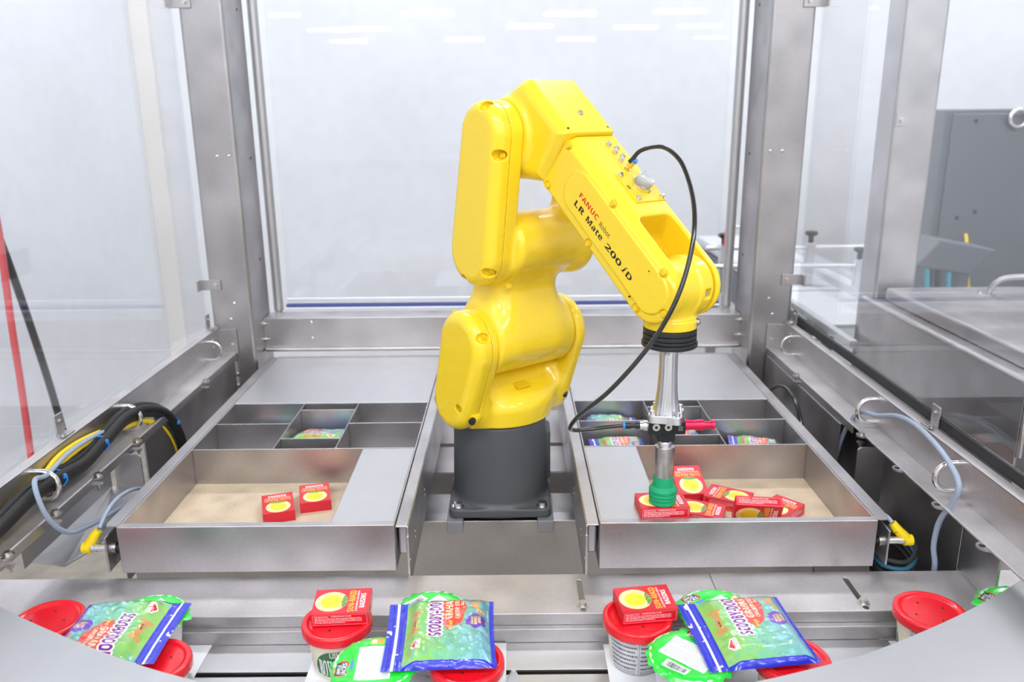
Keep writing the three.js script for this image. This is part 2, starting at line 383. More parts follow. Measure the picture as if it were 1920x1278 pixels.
{
  const t = thing('acrylic_screen', 'large clear acrylic pane with a dark blue bottom strip behind the robot', 'pane', [0, 1.101, -2.14]);
  part(t, 'pane', bx(-0.575, 0.575, 1.112, 2.7, -2.143, -2.137, 0.001), M.glass);
  part(t, 'bottom_strip', bx(-0.58, 0.58, 1.104, 1.112, -2.147, -2.132, 0.001), M.blueStrip);
  part(t, 'bottom_edge', bx(-0.58, 0.58, 1.1, 1.104, -2.147, -2.12, 0.001), M.white);
  part(t, 'lip', bx(-0.58, 0.58, 1.118, 1.126, -2.152, -2.144, 0.002), M.white);
}
// side rails with their hooks, tabs and panes
function sideRail(s) {
  const L = s < 0;
  const t = thing('side_rail', L ? 'stainless side rail carrying the bundle of black and yellow cables' : 'stainless side rail carrying a single grey-blue cable', 'rail', [s * 0.7, 1.03, -1.3]);
  part(t, 'web', bx(s * 0.698, s * 0.702, 1.034, 1.099, -1.948, -0.35, 0.001), M.steel);
  part(t, 'top_lip', bx(s * 0.698, s * 0.716, 1.096, 1.0995, -1.948, -0.35, 0.0012), M.deckPlate);
  part(t, 'shelf', bx(s * 0.66, s * 0.702, 1.031, 1.035, -1.948, -0.35, 0.0012), M.deckPlate);
  part(t, 'shelf_lip', bx(s * 0.659, s * 0.662, 1.018, 1.034, -1.948, L ? -0.35 : -1.42, 0.001), M.steel);
  part(t, 'end_plate', bx(s * 0.655, s * 0.70, 1.03, 1.094, -1.949, -1.944, 0.001), M.steel);
  for (const z of [-1.85, -1.412, -1.128]) {
    const pts = [];
    for (let i = 0; i <= 14; i++) { const a = -90 * DEG + i / 14 * 250 * DEG; pts.push([s * (0.69 - 0.0 - 0.021 * (1 + Math.sin(a + Math.PI / 2) * 0) - 0.02 * Math.cos(a)), 1.066 + 0.022 * Math.sin(a), z]); }
    const arc = []; for (let i = 0; i <= 16; i++) { const a = (90 + 180 * i / 16) * DEG; arc.push([s * (0.684 + 0.022 * Math.cos(a)), 1.066 + 0.022 * Math.sin(a), z]); }
    part(t, 'cable_hook', merge([tube([[s * 0.7, 1.088, z], ...arc, [s * 0.7, 1.044, z]], z < -1.8 ? 0.003 : 0.0048, 40, 10)]), M.chrome);
  }
  for (const z of [-1.72, -1.375, -1.23, -1.1, -0.98]) {
    const e = part(t, 'ear', cyl(0.0115, 0.0115, V(s * 0.659, 1.0312, z), V(s * 0.659, 1.0343, z), 24), M.steelSmooth);
    if (L || z < -1.3) addBolt(e, [s * 0.656, 1.0345, z], [0, 1, 0], 0.8);
    else part(e, 'hole', cyl(0.0042, 0.0042, V(s * 0.6545, 1.034, z), V(s * 0.6545, 1.0347, z), 16), M.rubber);
    if (L || z < -1.3) addBolt(e, [s * 0.656, 1.02, z], [0, -1, 0], 0.8, M.bolt, studGeo, 'stud');
  }
  for (const y of [1.08, 1.062]) addBolt(t, [s * 0.698, y, -1.9], [-s, 0, 0], 0.8, M.chrome, rivetGeo, 'rivet');
  for (const z of [-1.25, -1.93]) {            // upright tabs that hold the pane
    const tb = part(t, 'tab', merge([bx(s * 0.716, s * 0.719, 1.099, 1.135, z - 0.012, z + 0.012, 0.001), bx(s * 0.700, s * 0.719, 1.099, 1.1025, z - 0.012, z + 0.012, 0.001)]), M.steel);
    addBolt(tb, [s * 0.716, 1.123, z], [-s, 0, 0], 0.5); addBolt(tb, [s * 0.704, 1.1025, z + 0.016], [0, 1, 0], 0.6);
  }
  return t;
}
const railL = sideRail(-1), railR = sideRail(1);
for (const s of [-1, 1]) {
  const t = thing('acrylic_screen', s < 0 ? 'clear acrylic side pane in front of the hanging hoses' : 'clear acrylic side pane in front of the grey cabinet', 'pane', [s * 0.723, 1.1, -1.15]);
  part(t, 'pane', bx(s * 0.721, s * 0.726, s < 0 ? 1.101 : 1.118, 2.7, -1.94, -0.3, 0.001), M.glass);
  if (s > 0) part(t, 'gasket', bx(0.719, 0.728, 1.1, 1.118, -1.94, -0.3, 0.001), M.rubber);
}
// panels below the rails
single('lower_panel', bx(-0.668, -0.664, 0.62, 1.03, -1.94, -1.42, 0.001), M.steel, 'steel panel below the rail that carries the cable bundle', 'panel');
{
  const t = thing('guard_sheet', 'bright bent steel guard sheet hanging below the cable bundle', 'guard', [-0.672, 0.90, -1.2]);
  part(t, 'sheet', bx(-0.694, -0.691, 0.964, 1.031, -1.335, -1.06, 0.001), M.satin);
  const fl = [[-0.691, 0.9655, -1.335], [-0.691, 0.9655, -1.08], [-0.668, 0.934, -1.12], [-0.648, 0.932, -1.18], [-0.637, 0.944, -1.27], [-0.632, 0.954, -1.335]];
  const g = new THREE.BufferGeometry(), n = fl.length, ix = [];
  g.setAttribute('position', new THREE.BufferAttribute(new Float32Array([...fl.flat(), ...fl.flatMap(([x, y, z]) => [x - 0.001, y - 0.002, z])]), 3));
  for (let i = 1; i < n - 1; i++) ix.push(0, i, i + 1, n, n + i + 1, n + i);
  for (let i = 0; i < n; i++) { const j = (i + 1) % n; ix.push(i, n + i, j, j, n + i, n + j); }
  g.setIndex(ix);
  const gg = metric(g); gg.computeVertexNormals();
  part(t, 'flange', gg, M.satin);
}
single('deck_skirt', bx(0.704, 0.708, 0.9215, 1.03, -1.109, -1.013, 0.001), M.steel, 'short steel skirt standing on the conveyor deck under the rail', 'panel');
single('lower_panel', bx(0.704, 0.708, 0.55, 1.03, -1.94, -1.1095, 0.001), M.steel, 'shaded steel side panel behind the loose grey-blue cable', 'panel');
{
  const t = thing('cable_trough', 'deep shaded steel trough below the sensor with the lit dot', 'trough', [0.655, 0.55, -1.25]);
  part(t, 'floor_pan', bx(0.602, 0.7035, 0.55, 0.553, -1.385, -1.1125, 0.001), M.steel);
  part(t, 'inner_wall', bx(0.599, 0.602, 0.55, 0.88, -1.385, -1.1125, 0.001), M.steel);
  part(t, 'end_wall', bx(0.599, 0.7035, 0.55, 0.9, -1.1125, -1.1095, 0.001), M.steel);
}
single('inner_panel', bx(0.656, 0.659, 0.8, 1.018, -1.94, -1.47, 0.001), M.steel, 'steel inner panel behind the curled black air line', 'panel');
for (const s of [-1, 1]) single('tab_bracket', metric(extr(capsuleOutline(0.05, 0.2, 0.008), 0.003, 0.0004).translate(s * 0.666, 0.92, -1.35)), M.steel, s < 0 ? 'upright steel tab bracket with rounded corners under the cable bundle' : 'upright steel tab bracket with rounded corners beside the loose grey-blue cable', 'bracket');

// ---------------------------------------------------------------- base under the robot
{
  const t = thing('front_panel', 'wide grey steel apron panel below the robot and both trays', 'panel', [0, 0.55, -1.387]);
  part(t, 'face', bx(-0.70, 0.70, 0.55, 0.86, -1.391, -1.387, 0.001), M.steel);
  part(t, 'top_fold', bx(-0.70, 0.70, 0.857, 0.862, -1.42, -1.387, 0.002), M.steelSmooth);
}
for (const [k, z0, z1, y] of [[0, -1.53, -1.424, 0.848], [1, -1.72, -1.585, 0.872], [2, -1.95, -1.74, 0.872]]) {
  const t = thing('cross_member', ['steel cross member the robot is bolted onto', 'steel cross member just behind the robot base', 'steel cross member nearest the back beam'][k], 'cross member', [0, y - 0.1, (z0 + z1) / 2]);
  part(t, 'top', bx(-0.62, 0.62, y - 0.004, y, z0, z1, 0.002), M.steel);
  part(t, 'fold', bx(-0.62, 0.62, y - 0.09, y - 0.003, z1 - 0.004, z1, 0.001), M.steel);
}
for (const s of [-1, 1]) single('mount_block', bx(s * 0.0695, s * 0.0995, 0.8485, 0.8725, -1.57, -1.364, 0.0015), M.blockGrey, s < 0 ? 'grey metal block under the base plate corner near the tray with two boxes' : 'grey metal block under the base plate near the tray with the box pile', 'block');

// ---------------------------------------------------------------- product trays
const X = (s, a, b) => s < 0 ? [-b, -a] : [a, b];
function tray(s) {
  const L = s < 0, RIM = 1.005, FL = 0.935;
  const t = thing('product_tray', L ? 'divided stainless tray with a board bottom holding two red boxes' : 'divided stainless tray with a board bottom holding a pile of red boxes', 'tray', [s * 0.36, 0.93, -1.55]);
  const b = (a, c, y0, y1, z0, z1, r) => { const [x0, x1] = X(s, a, c); return bx(x0, x1, y0, y1, z0, z1, r); };
  part(t, 'bottom', b(0.157, 0.571, 0.929, 0.9325, -2.0, -1.108, 0.001), M.steelTray);
  part(t, 'front_wall', b(0.155, 0.573, 0.929, RIM, -1.1085, -1.1055, 0.001), M.steelTray);
  part(t, 'front_lip', b(0.155, 0.573, RIM - 0.002, RIM + 0.0012, -1.119, -1.1055, 0.0011), M.steelTray);
  part(t, 'back_wall', b(0.155, 0.573, 0.929, RIM, -2.003, -2.0, 0.001), M.steelTray);
  part(t, 'inner_wall', b(0.1545, 0.1575, 0.929, RIM, -2.0, -1.108, 0.001), M.steelTray);
  part(t, 'outer_wall', b(0.5705, 0.5735, 0.929, RIM, -2.0, -1.108, 0.001), M.steelTray);
  part(t, 'cover_plate', b(0.157, 0.571, RIM - 0.002, RIM, -1.995, -1.652, 0.0008), M.satin);
  part(t, 'filler_plate', b(0.1575, 0.252, RIM - 0.003, RIM - 0.001, -1.402, -1.11, 0.0008), M.satin);
  part(t, 'filler_side', b(0.251, 0.253, FL, RIM - 0.001, -1.402, -1.11, 0.0006), M.steelTray);
  part(t, 'board', b(0.253, 0.5705, 0.9325, FL, -1.404, -1.1085, 0.0005), M.board, { label: 'tan board lining the tray bottom' });
  const dv = (a, c, z0, z1) => part(t, 'divider', b(a, c, 0.9325, RIM - 0.0005, z0, z1, 0.0008), M.steelTray);
  dv(0.1575, 0.5705, -1.6525, -1.6505); dv(0.1575, 0.5705, -1.4055, -1.4035);
  dv(0.304, 0.306, -1.6505, -1.4055); dv(0.420, 0.422, -1.6505, -1.4055);
  dv(0.1575, 0.304, -1.534, -1.532); dv(0.422, 0.5705, -1.534, -1.532);
  dv(0.306, 0.42, -1.612, -1.610); dv(0.306, 0.42, -1.4555, -1.4535);
  // slide rails either side
  return t;
}
tray(-1); tray(1);
for (const s of [-1, 1]) {
  const L = s < 0, b = (a, c, y0, y1, z0, z1, r) => { const [x0, x1] = X(s, a, c); return bx(x0, x1, y0, y1, z0, z1, r); };
  {
    const t = thing('tray_slide', L ? 'steel channel slide between the robot base and the tray with two boxes' : 'steel channel slide between the robot base and the tray with the pile of boxes', 'slide rail', [s * 0.144, 0.9, -1.55]);
    part(t, 'top', b(0.1345, 0.1535, 1.001, 1.004, -2.0, -1.106, 0.0015), M.steelTray);
    part(t, 'web', b(0.1335, 0.1365, 0.905, 1.003, -2.0, -1.104, 0.001), M.steel);
    part(t, 'inner_channel', b(0.1375, 0.1525, 0.945, 0.998, -2.0, -1.125, 0.004), M.satin);
    part(t, 'end_tab', b(0.1325, 0.1365, 0.927, 0.99, -1.106, -1.098, 0.001), M.steel);
    for (const z of [-1.18, -1.33, -1.5, -1.7]) for (const y of [0.965, 0.955]) addBolt(t, [s * 0.1335, y - (z < -1.4 ? 0.0 : 0.01), z], [-s, 0, 0], 0.6, M.bolt, rivetGeo, 'rivet');
    addBolt(t, [s * 0.1325, 0.95, -1.102], [-s, 0, 0], 0.6, M.chrome, rivetGeo, 'rivet');
  }
  {
    const t = thing('tray_slide', L ? 'flat steel slide rail along the outer edge of the tray with two boxes' : 'flat steel slide rail along the outer edge of the tray with the pile of boxes', 'slide rail', [s * 0.585, 0.9, -1.55]);
    part(t, 'top', metric(extr([[0.575, -1.115], [0.575, -2.0], [0.596, -2.0], [0.596, -1.122], [0.592, -1.115]].map(([x, z]) => [s * x, -z])[s < 0 ? 'reverse' : 'slice'](), 0.003, 0.0008).rotateX(-Math.PI / 2).translate(0, 1.0025, 0)), M.steelTray);
    part(t, 'web', b(0.5775, 0.5805, 0.9, 1.001, -2.0, -1.13, 0.001), M.steel);
    part(t, 'sensor_plate', b(0.586, 0.589, 0.937, 0.994, -1.145, -1.095, 0.001), M.steel);
  }
}
// proximity sensors on the slide plates
for (const s of [-1, 1]) {
  const L = s < 0, y = 0.966, z = -1.118;
  const t = thing('proximity_sensor', L ? 'barrel sensor with a yellow elbow plug under the cable bundle' : 'barrel sensor with a yellow elbow plug and a lit orange dot', 'sensor', [s * 0.6, y - 0.01, z]);
  const c = (r, a, b, seg) => cyl(r, r, V(s * a, y, z), V(s * b, y, z), seg);
  part(t, 'barrel', merge([c(0.0058, 0.589, 0.622), c(0.0064, 0.612, 0.622)]), M.turned);
  part(t, 'nut', merge([c(0.0095, 0.5815, 0.586, 6), c(0.0095, 0.589, 0.5925, 6)]), M.bolt);
  part(t, 'face', c(0.0055, 0.5745, 0.5815), M.rubber);
  part(t, 'plug', merge([c(0.0085, 0.6215, 0.634, 20), cyl(0.0082, 0.0075, V(s * 0.628, y, z), V(s * (L ? 0.619 : 0.613), y + 0.014, z - 0.006), 16), cyl(0.0078, 0.006, V(s * (L ? 0.619 : 0.613), y + 0.014, z - 0.006), V(s * (L ? 0.612 : 0.606), y + 0.024, z - 0.01), 16)]), M.yellowPlastic);
  if (!L) part(t, 'light_dot', new THREE.SphereGeometry(0.0018, 10, 8), M.led, { pos: [s * 0.6165, y + 0.003, z + 0.0052] });
}
// cables
single('sensor_cable', tube([[-0.611, 0.992, -1.129], [-0.612, 1.002, -1.15], [-0.614, 1.008, -1.19], [-0.62, 0.995, -1.255], [-0.632, 0.96, -1.33], [-0.64, 0.9, -1.4]], 0.0032, 70), M.greyCable, 'thin grey cable rising from the yellow plug under the cable bundle', 'cable');
single('grey_cable', tube([[-0.677, 1.068, -1.36], [-0.68, 1.082, -1.29], [-0.68, 1.088, -1.2], [-0.672, 1.086, -1.12], [-0.66, 1.098, -1.07], [-0.65, 1.05, -1.066], [-0.648, 1.0, -1.105], [-0.65, 0.975, -1.17], [-0.65, 0.958, -1.25], [-0.652, 0.94, -1.33], [-0.655, 0.88, -1.4]], 0.0037, 120), M.greyCable, 'grey-blue cable looping down through the hook beside the black cables', 'cable');
{
  const off = (p, dx, dy, dz) => p.map(([x, y, z]) => [x + dx, y + dy, z + dz]);
  const main = [[-0.682, 1.045, -0.86], [-0.678, 1.056, -1.0], [-0.676, 1.066, -1.09], [-0.676, 1.06, -1.16], [-0.674, 1.054, -1.22], [-0.675, 1.062, -1.3], [-0.676, 1.07, -1.385], [-0.67, 1.06, -1.45], [-0.665, 1.02, -1.525], [-0.662, 0.955, -1.565], [-0.66, 0.85, -1.575]];
  const G = 'cables clipped along the rail';
  single('power_cable', tube(main, 0.0082, 140), M.rubber, 'thickest black cable of the bundle clipped along the rail', 'cable', G);
  single('power_cable', tube(off(main, 0.006, 0.012, 0.004), 0.0075, 140), M.rubber, 'black cable riding on top of the bundle along the rail', 'cable', G);
  single('power_cable', tube(off(main, -0.006, 0.015, -0.006), 0.006, 140), M.rubber, 'thinnest black cable of the bundle, next to the rail web', 'cable', G);
  single('yellow_cable', tube([[-0.692, 1.04, -0.9], [-0.69, 1.05, -1.0], [-0.688, 1.06, -1.09], [-0.685, 1.074, -1.145], [-0.684, 1.08, -1.2], [-0.684, 1.078, -1.27], [-0.678, 1.058, -1.39], [-0.672, 1.045, -1.45], [-0.668, 1.005, -1.51], [-0.667, 0.945, -1.548], [-0.666, 0.85, -1.558]], 0.005, 140), M.yellowPlastic, 'yellow cable running inside the black cable bundle', 'cable');
  single('yellow_cable', tube([[-0.69, 1.07, -1.13], [-0.692, 1.084, -1.18], [-0.692, 1.085, -1.24], [-0.686, 1.078, -1.31], [-0.68, 1.062, -1.39]], 0.0045, 60), M.yellowPlastic, 'yellow cable bowing away from the black bundle against the rail', 'cable');
  const tie = (x, y, z, ry, r, where) => {
    const t = thing('cable_tie', `blue cable tie ${where}`, 'cable tie', [x, y, z]);
    part(t, 'band', new THREE.TorusGeometry(r, 0.0015, 8, 28).rotateY(ry).translate(x, y, z), M.blue);
    part(t, 'head', bx(x + r * 0.7, x + r * 0.7 + 0.006, y + 0.002, y + 0.009, z, z + 0.006, 0.001), M.blue);
  };
  tie(-0.675, 1.067, -1.285, 0.25, 0.0138, 'round the bundle before the far hook');
  tie(-0.676, 1.066, -1.152, 0.2, 0.0138, 'round the bundle at the near hook');
  tie(-0.664, 1.0, -1.545, 1.2, 0.0165, 'where the bundle dives behind the tray');
}
single('grey_cable', tube([[0.66, 0.86, -1.52], [0.664, 0.927, -1.496], [0.668, 0.998, -1.474], [0.672, 1.055, -1.43], [0.674, 1.076, -1.36], [0.672, 1.105, -1.28], [0.668, 1.115, -1.2], [0.666, 1.1, -1.105], [0.666, 1.078, -1.072], [0.668, 0.996, -1.112], [0.67, 0.952, -1.12], [0.674, 0.925, -1.117], [0.676, 0.85, -1.125]], 0.0042, 150), M.greyCable, 'grey-blue cable arching loosely through the hooks by the dark panel', 'cable');
single('sensor_cable', tube([[0.606, 0.99, -1.128], [0.6, 0.996, -1.138], [0.594, 0.985, -1.17], [0.598, 0.95, -1.22], [0.62, 0.9, -1.26]], 0.0034, 60), M.greyCable, 'thin grey cable curling from the yellow plug near the dark panel', 'cable');
single('air_line', tube([[0.63, 0.88, -1.86], [0.636, 0.955, -1.835], [0.64, 0.998, -1.75], [0.64, 0.99, -1.665], [0.64, 0.95, -1.621], [0.64, 0.86, -1.6]], 0.0045, 70), M.hose, 'black air line curled behind the tray with the pile of boxes', 'hose');
for (let k = 0; k < 4; k++) single('coiled_cable', tube([[0.59, 0.938 - k * 0.012, -1.16], [0.6, 0.93 - k * 0.012, -1.125], [0.63, 0.928 - k * 0.012, -1.118], [0.655, 0.935 - k * 0.012, -1.14], [0.66, 0.94 - k * 0.012, -1.2], [0.64, 0.935 - k * 0.012, -1.26]], 0.0036, 50), k === 1 ? M.tealCable : M.rubber, k === 1 ? 'dark teal cable coiled under the sensor with the lit dot' : 'black cable coiled under the sensor with the lit dot', 'cable', k === 1 ? undefined : 'coiled cables under the sensor');

// hoses hanging behind the left pane
single('hanging_hose', tube([[-1.18, 1.7, -1.93], [-1.19, 1.45, -1.935], [-1.2, 1.32, -1.95], [-1.2, 1.12, -1.936], [-1.2, 0.95, -1.93], [-1.2, 0.76, -1.918]], 0.0085, 70), M.redHose, 'red hose hanging behind the clear side pane', 'hose');
single('hanging_hose', tube([[-1.27, 1.75, -1.93], [-1.255, 1.5, -1.965], [-1.235, 1.327, -2.0], [-1.235, 1.09, -2.065], [-1.235, 0.915, -2.105], [-1.235, 0.73, -2.14]], 0.0095, 70), M.rubber, 'black hose hanging behind the clear side pane', 'hose');

// ---------------------------------------------------------------- pack conveyor in front of the trays
{
  const t = thing('conveyor', 'stainless pack conveyor with a slotted back deck carrying the cups', 'conveyor', [0, 0.5, -0.93]);
  const deck = (x0, x1, slots) => {
    const p = part(t, 'deck_plate', sheet([[x0, -1.106], [x0, -1.004], [x1, -1.004], [x1, -1.106]], 0.92, 0.003, slots.map(x => slotPath(x, -1.086, -1.012, 0.0042))), M.deckPlate);
    for (const x of slots) {
      part(p, 'washer', cyl(0.0085, 0.0085, V(x, 0.92, -1.022), V(x, 0.9216, -1.022), 24), M.chrome);
      addBolt(p, [x, 0.921, -1.022], [0, 1, 0], 0.95);
    }
  };
  deck(-1.0, 0.3225, [0.123]); deck(0.3235, 1.0, [0.5245]);
  part(t, 'deck_fold', bx(-1.0, 1.0, 0.901, 0.9195, -1.007, -1.0042, 0.001), M.steel);
  part(t, 'ledge', bx(-1.0, 1.0, 0.898, 0.9015, -1.0042, -0.9945, 0.0012), M.deckPlate);
  part(t, 'ledge_face', bx(-1.0, 1.0, 0.88, 0.899, -0.9972, -0.9945, 0.001), M.steel);
  part(t, 'bed', bx(-1.0, 1.0, 0.876, 0.88, -0.9945, -0.9365, 0.001), M.satin);
  part(t, 'groove', bx(-1.0, 1.0, 0.868, 0.872, -0.9363, -0.9272, 0.0005), M.rubber);
  part(t, 'bed', bx(-1.0, 1.0, 0.876, 0.88, -0.927, -0.70, 0.001), M.satin);
  part(t, 'side_frame', bx(-1.0, 1.0, 0.78, 0.866, -0.99, -0.71, 0.002), M.steel);
  for (const x of [-0.9, 0.9]) part(t, 'leg', bx(x - 0.03, x + 0.03, 0.0, 0.8, -0.94, -0.8, 0.003), M.steel);
}
{
  // curved deck in front, its edge an arc of about 1.3 m radius
  const c = new THREE.CatmullRomCurve3([[-1.0, -1.2], [-0.85, -1.062], [-0.74, -0.983], [-0.631, -0.912], [-0.5286, -0.856], [-0.4404, -0.8124], [-0.3568, -0.7776], [-0.25, -0.747], [-0.1, -0.727], [0.03, -0.724], [0.16, -0.733], [0.277, -0.7546], [0.3686, -0.7818], [0.4242, -0.8015], [0.5057, -0.8401], [0.5803, -0.8798], [0.7026, -0.9572], [0.85, -1.075], [1.0, -1.2]].map(([x, z]) => V(x, 0, z)));
  const o = c.getSpacedPoints(120).map(p => [p.x, p.z]).filter(([x]) => Math.abs(x) < 0.79);
  o.push([0.79, -0.3], [-0.79, -0.3]);
  const t = thing('curved_deck', 'pale grey brushed steel deck with a wide curved cut-out edge', 'deck', [0, 0.99, -0.55]);
  part(t, 'plate', sheet(o, 1.0, 0.004), M.deck || (M.deck = std({ color: rgb(0.45, 0.45, 0.465), metalness: 0.75, roughness: 0.55, roughnessMap: steelRough, bumpMap: steelBump, bumpScale: 0.00001 })));
  for (const s of [-1, 1]) part(t, 'stay', bx(s * 0.755, s * 0.775, 0, 0.996, -0.45, -0.41, 0.003), M.steel);
}

// ---------------------------------------------------------------- robot
const BASE = V(0, 0.8725, -1.472), YAW = 38 * DEG;
const F = V(Math.sin(YAW), 0, Math.cos(YAW)), S = V(-Math.cos(YAW), 0, Math.sin(YAW)), UP = V(0, 1, 0);
const ARM = new THREE.Matrix4().makeBasis(F, UP, S).setPosition(0, 0.883, -1.472);
const W = (x, y, z) => V(x, y, z).applyMatrix4(ARM);              // arm frame to world
const WD = (x, y, z) => V(0, 0, 0).addScaledVector(F, x).addScaledVector(UP, y).addScaledVector(S, z);
const font = await new FontLoader().loadAsync('fonts/droid/droid_sans_bold.typeface.json');
const fontThin = await new FontLoader().loadAsync('fonts/droid/droid_sans_regular.typeface.json');
const fontSerif = await new FontLoader().loadAsync('fonts/droid/droid_serif_bold.typeface.json');
{
  const robot = thing('robot_arm', 'glossy yellow six-axis robot arm on a dark grey cylindrical base', 'robot', BASE.toArray());
  // grey base
  const cyl2 = (x, z, r) => Math.hypot(x, z) - r;
  const baseF = (x, y, z) => {
    const plate = ext(rbox2(x, z, -0.0955, 0.0955, -0.0955, 0.0955, 0.014), y, 0, 0.0165, 0.003);
    const body = ext(cyl2(x, z, 0.0885 + 0.004 * Math.max(0, 1 - y / 0.15)), y, 0.005, 0.1745, 0.003);
    const boss = ext(rbox2(x, z, 0.05, 0.0975, -0.05, 0.012, 0.008), y, 0.04, 0.14, 0.005);
    return smin(smin(plate, body, 0.014), boss, 0.006);
  };
  const base = part(robot, 'base', sdfGeo(baseF, [-0.106, -0.006, -0.106], [0.106, 0.185, 0.106], 0.003, new THREE.Matrix4().setPosition(BASE)), M.greyPaint, { label: 'dark grey cylindrical base with a square foot plate' });
  for (const [x, z] of [[-1, 1], [1, 1], [-1, -1], [1, -1]]) { const b = part(base, 'bolt', boltGeo, M.chrome, { pos: BASE.clone().add(V(x * 0.079, 0.0165, z * 0.079)).sub(BASE).add(BASE) }); b.scale.setScalar(1.35); }
  // J1 turret
  const turF = (x, y, z) => {
    const foot = ext(cyl2(x, z, 0.0905), y, 0.166, 0.2, 0.004);
    const bowl = (Math.hypot((x + 0.002) / 0.094, (y - 0.222) / 0.088, (z + 0.012) / 0.112) - 1) * 0.085;
    const left = Math.max(ext(unev(x, y, 0.048, 0.327, 0.063, 0.012, 0.216, 0.0545), z, 0.0785, 0.15, 0.004), z - 0.0958);
    const right = ext(unev(x, y, 0.05, 0.327, 0.0635, 0.012, 0.215, 0.06), z, -0.122, -0.0915, 0.014);
    let d = smin(smin(foot, bowl, 0.03), Math.min(left, right), 0.025);
    d = smax(d, -ext(cyl2(x - 0.05, y - 0.33, 0.0645), z, -0.0915, 0.0785, 0.001), 0.006);
    d = smax(d, -ext(unev(x, y, 0.098, 0.275, 0.05, 0.11, 0.42, 0.06), z, -0.082, 0.07, 0.02), 0.02);
    return Math.max(smax(d, 0.166 - y, 0.002), z - 0.0958);
  };
  const turret = part(robot, 'turret', sdfGeo(turF, [-0.13, 0.155, -0.14], [0.13, 0.4, 0.12], 0.0028, ARM), M.yellow);
  const pocket = (d, x, y, z, c) => smax(d, -((Math.hypot((x - c[0]) / 0.010, (y - c[1]) / 0.0085, (z - c[2]) / 0.013) - 1) * 0.0085), 0.002);
  const j2p = [[0.104, 0.353, 0.112], [0.046, 0.215, 0.118], [0.008, 0.383, 0.112]];
  const covF = (x, y, z) => {
    let d = Math.max(ext(unev(x, y, 0.048, 0.327, 0.0632, 0.012, 0.217, 0.0545), z, 0.02, 0.1275, 0.021), 0.0965 - z);
    for (const c of j2p) d = pocket(d, x, y, z, c);
    return d;
  };
  const cover = part(robot, 'shoulder_cover', sdfGeo(covF, [-0.06, 0.16, 0.09], [0.125, 0.4, 0.135], 0.0022, ARM), M.yellow);
  const hexY = (parent, x, y, z, dir, s = 0.72) => { const b = part(parent, 'bolt', boltGeo, M.yellowBolt, { pos: W(x, y, z), quat: Q(WD(...dir)) }); b.scale.setScalar(s); };
  hexY(cover, 0.097, 0.352, 0.1045, [0, 0, 1]); hexY(cover, 0.04, 0.218, 0.111, [0, 0, 1]); hexY(cover, 0.01, 0.379, 0.104, [0, 0, 1]);
  for (const [x, y, z, dx, dy, dz] of [[-0.04, 0.205, 0.098, -0.45, -0.15, 0.8], [0.062, 0.196, 0.1, 0.5, -0.1, 0.85], [0.056, 0.198, -0.098, 0.85, -0.1, -0.5]]) {
    const d = V(dx, dy, dz).normalize(), a = W(x, y, z);
    const st = part(turret, 'stop_boss', cyl(0.0095, 0.0075, a.clone().addScaledVector(WD(d.x, d.y, d.z), -0.02), a.clone().addScaledVector(WD(d.x, d.y, d.z), 0.012), 20), M.yellow);
    part(st, 'stop_screw', cyl(0.0062, 0.0062, a.clone().addScaledVector(WD(d.x, d.y, d.z), 0.011), a.clone().addScaledVector(WD(d.x, d.y, d.z), 0.019), 20), M.black);
  }
  part(turret, 'plate', bx(-0.009, 0.009, -0.0012, 0.0012, -0.015, 0.015, 0.0008).applyMatrix4(new THREE.Matrix4().makeRotationFromEuler(new THREE.Euler(0, 0, -0.35))).applyMatrix4(new THREE.Matrix4().makeTranslation(0.068, 0.2385, 0.0)).applyMatrix4(ARM), M.yellowBolt);
  // upper arm
  const uppF = (x, y, z) => {
    const drum = ext(cyl2(x - 0.05, y - 0.33, 0.0615), z, -0.09, 0.077, 0.003);
    const w = 0.056 - 0.004 * Math.max(0, 1 - Math.abs(y - 0.42) / 0.06);
    const col = ext(rbox2(x, z, 0.052 - w, 0.052 + w, -0.066, 0.07, 0.032), y, 0.32, 0.54, 0.01);
    const motor = ext(cyl2(x - 0.1, y - 0.505, 0.053), z, -0.094, 0.066, 0.012);
    const ear = ext(unev(x, y, 0.10, 0.5, 0.055, 0.105, 0.575, 0.044), z, -0.098, -0.072, 0.012);
    let d = smin(smin(drum, col, 0.05), motor, 0.03);
    d = smin(d, ear, 0.02);
    const inner = Math.max(ext(unev(x, y, 0.106, 0.685, 0.0525, 0.074, 0.497, 0.0592), z, 0.0645, 0.13, 0.003), z - 0.089);
    d = smin(d, inner, 0.01);
    d = Math.max(d, z - 0.089);
    return pocket(d, x, y, z, [0.112, 0.436, 0.07]);
  };
  const upper = part(robot, 'upper_arm', sdfGeo(uppF, [-0.04, 0.255, -0.11], [0.18, 0.75, 0.1], 0.0028, ARM), M.yellow);
  hexY(upper, 0.108, 0.436, 0.058, [0.5, 0, 1]);
  const lnkP = [[0.12, 0.7275, 0.108], [0.149, 0.655, 0.106], [0.118, 0.467, 0.107], [0.058, 0.4495, 0.107]];
  const lnkF = (x, y, z) => {
    let d = Math.max(ext(unev(x, y, 0.106, 0.685, 0.0528, 0.074, 0.497, 0.0595), z, 0.02, 0.118, 0.019), 0.0897 - z);
    for (const c of lnkP) d = pocket(d, x, y, z, c);
    return d;
  };
  const link = part(robot, 'arm_cover', sdfGeo(lnkF, [0.01, 0.43, 0.085], [0.175, 0.75, 0.125], 0.0022, ARM), M.yellow);
  for (const [x, y, z] of lnkP) hexY(link, x * 0.96 + 0.004, y * 0.985 + 0.009, z - 0.009, [0, 0, 1]);
  // elbow housing
  const hp = []; for (let i = 0; i < 24; i++) hp.push([0.105 + 0.0645 * Math.cos(i * 15 * DEG), 0.68 + 0.0645 * Math.sin(i * 15 * DEG)]);
